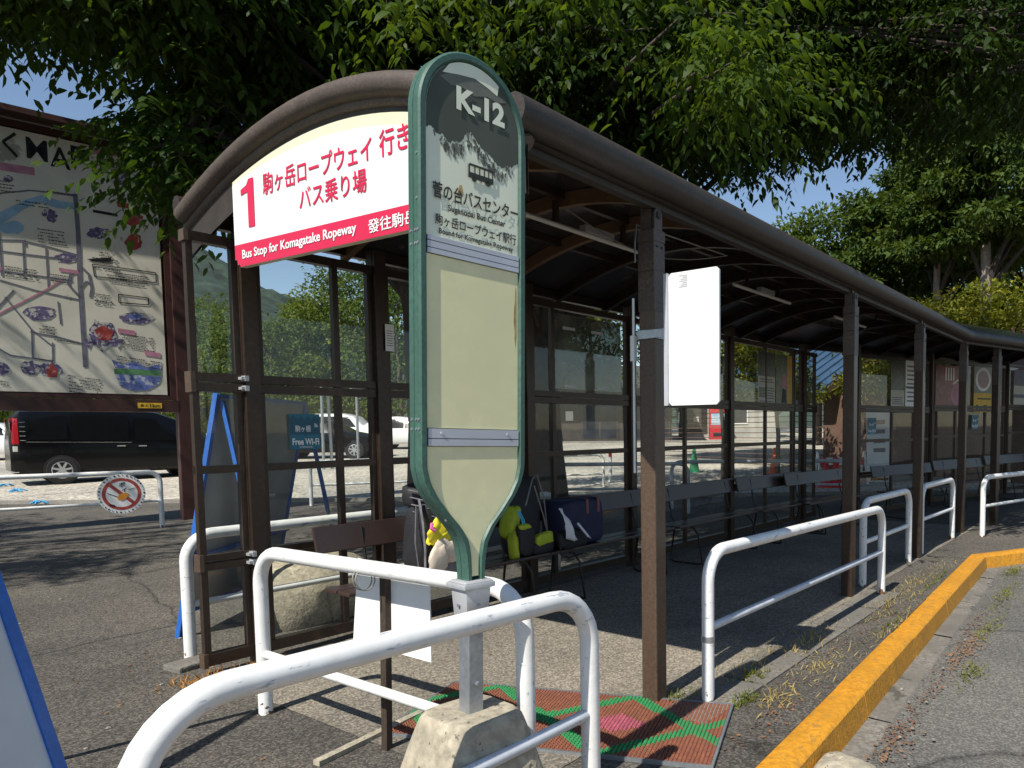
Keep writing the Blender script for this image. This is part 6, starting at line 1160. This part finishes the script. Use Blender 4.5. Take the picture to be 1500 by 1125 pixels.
for i, (px, d, H, Rr, k, w) in enumerate(TR):
    nm, mt, bk, kd = kinds[k]; x, y = far(px, d)
    bgtree('conifer_tree' if k == 'c' else 'forest_tree', nm+' '+w, 'tree', x, y, H, Rr, mt, m_barkpale if px in (1372, 1442) else bk, n=17000 if px > 1150 else (11000 if px < 640 else 3500), ls=.24 if px > 1150 else (.22 if px < 640 else .3), base=.12 if px < 1150 else (.56 if px in (1372, 1442) else .34), tr=.27 if px == 1442 else (.2 if px == 1372 else .17), grp='trees beyond the shelter', kind=kd, seed=100+i)
MP = [(1300, 18.5, 4.5, 1.7, 'left of the two above the far roof'), (1390, 19, 4.8, 1.7, 'above the bend of the far roof'), (1470, 18.5, 5.0, 2.0, 'largest, at the right picture edge'), (1060, 17.5, 4.3, 1.5, 'glimpsed under the eave right of the white panel'), (1140, 18.5, 4.3, 1.6, 'glimpsed under the eave over the posters'), (820, 15.5, 4.6, 1.7, 'glimpsed under the eave right of the stop sign')]
for i, (px, d, H, Rr, w) in enumerate(MP):
    x, y = far(px, d); bgtree('maple_tree', 'small yellow green maple '+w, 'tree', x, y, H, Rr, m_maple if px > 1000 else m_forestlt, m_bark, n=4600, ls=.13, base=.52, tr=.07, nc=30, grp='small maples behind the shelter', seed=300+i)

# ------------------------------------------------------------------ dry grass, moss and leaf litter
m_straw = leafmat('dry_grass', (.30, .23, .08), (.42, .33, .13), .2, .7); m_rustg = leafmat('rusty_weed', (.30, .13, .04), (.42, .22, .06), .2, .7); m_litter = leafmat('leaf_litter', (.12, .05, .03), (.26, .15, .08), .1, .8); m_gweed = leafmat('green_weed', (.10, .13, .02), (.2, .2, .04), .3, .7)
def tuft(name, mat, spots, L, Wd, up=1.0, grp=None):
    Cs = []; n = 0
    for x, y, sx, sy, k in spots:
        p = np.zeros((k, 3)); p[:, 0] = x+NP.normal(size=k)*sx; p[:, 1] = y+NP.normal(size=k)*sy; p[:, 2] = [gz(*q) for q in p[:, :2]]; Cs.append(p)
    C_ = np.concatenate(Cs); k = len(C_); D_ = unit(k); D_[:, 2] = np.abs(D_[:, 2])*up+.12*(up > 0)
    if up == 0: D_[:, 2] = .05; C_[:, 2] += .006
    for q in C_:
        if q[1] < kerbY(q[0])-.17: q[2] = gz(q[0], q[1])-.125
        elif q[1] < kerbY(q[0]): q[2] += .015
    N_ = np.array((0, 0, 1.))+unit(k)*.7
    o = leafmesh(name, C_, D_, N_, NP.uniform(.5, 1.3, k)*L, NP.uniform(.6, 1.3, k)*Wd, mat, None); o['kind'] = 'stuff'; return o
tuft('dry_grass', m_straw, [(6.2, 1.72, .25, .07, 130), (5.6, 1.68, .3, .06, 100), (6.9, 1.75, .25, .06, 120), (4.15, 1.62, .25, .07, 130), (4.6, 1.85, .25, .05, 220), (3.5, 1.6, .12, .05, 110), (3.95, 1.95, .3, .05, 140), (5.1, 1.5, .5, .04, 80), (7.6, 1.72, .4, .05, 60)], .055, .006, 1.2)
tuft('green_weed', m_gweed, [(3.36, 1.73, .05, .03, 130), (3.72, 1.86, .06, .03, 110), (3.2, 2.05, .04, .04, 60), (7.3, 1.07, .35, .04, 180), (6.1, .98, .3, .03, 110), (4.9, .90, .15, .03, 100), (8.6, 1.18, .2, .04, 160), (6.9, 1.62, .3, .02, 90), (5.25, 1.5, .15, .02, 50)], .05, .008, 1.1)
tuft('rusty_weed', m_rustg, [(2.02, 4.38, .10, .04, 260), (2.2, 4.40, .10, .03, 240), (1.9, 4.5, .12, .06, 120)], .07, .008, 1.3)
tuft('leaf_litter', m_litter, [(5.4, 1.02, .30, .04, 240), (3.5, 1.0, .2, .04, 150), (4.3, 1.03, .5, .03, 120), (6.3, 1.1, .5, .03, 100), (3.2, 1.5, .3, .06, 70), (2.4, 4.3, .4, .06, 120), (4.9, 1.6, .8, .1, 60), (2.0, 5.2, .4, .2, 40), (7.5, 4.2, 1.5, .2, 160), (6, 3.2, 3, .6, 60), (1.5, 3.2, 1.0, 1.0, 40)], .024, .014, 0)
m_peb = M('pebbles', (.24, .22, .19), .9, var=.4, scale=40)
b = MB()
for _ in range(150):
    x = rnd.uniform(.8, 9); y = rnd.choice([rnd.uniform(1.5, 4.2), rnd.uniform(kerbY(x)-.6, kerbY(x)-.2), rnd.uniform(4.6, 9)]); r = rnd.uniform(.004, .012)
    b.blob((x, y, gz(x, y)+r*.4-(.128 if y < kerbY(x)-.17 else 0)), (r*1.3, r, r*.7), 6, 4, nz=.1, seed=_)
struct(b.build('pebbles', m_peb), 'stuff')
t = tag(MB().blob((0, 0, .05), (.11, .13, .07), 16, 10, pw=.55, nz=.05, seed=77).build('broken_concrete_lump', m_conc, smooth=60), 'broken lump of pale concrete lying in the gutter below the yellow kerb', 'concrete lump'); t.location = (3.02, 1.06, -.135)
t = tag(MB().box(-.11, .11, -.09, .09, -.02, .035).build('concrete_block', m_concdark, bevel=.012), 'small mossy concrete footing block at the leg of the railing behind the glass', 'concrete block'); t.location = (1.98, 4.86, 0); t.rotation_euler = (0, 0, R(8))
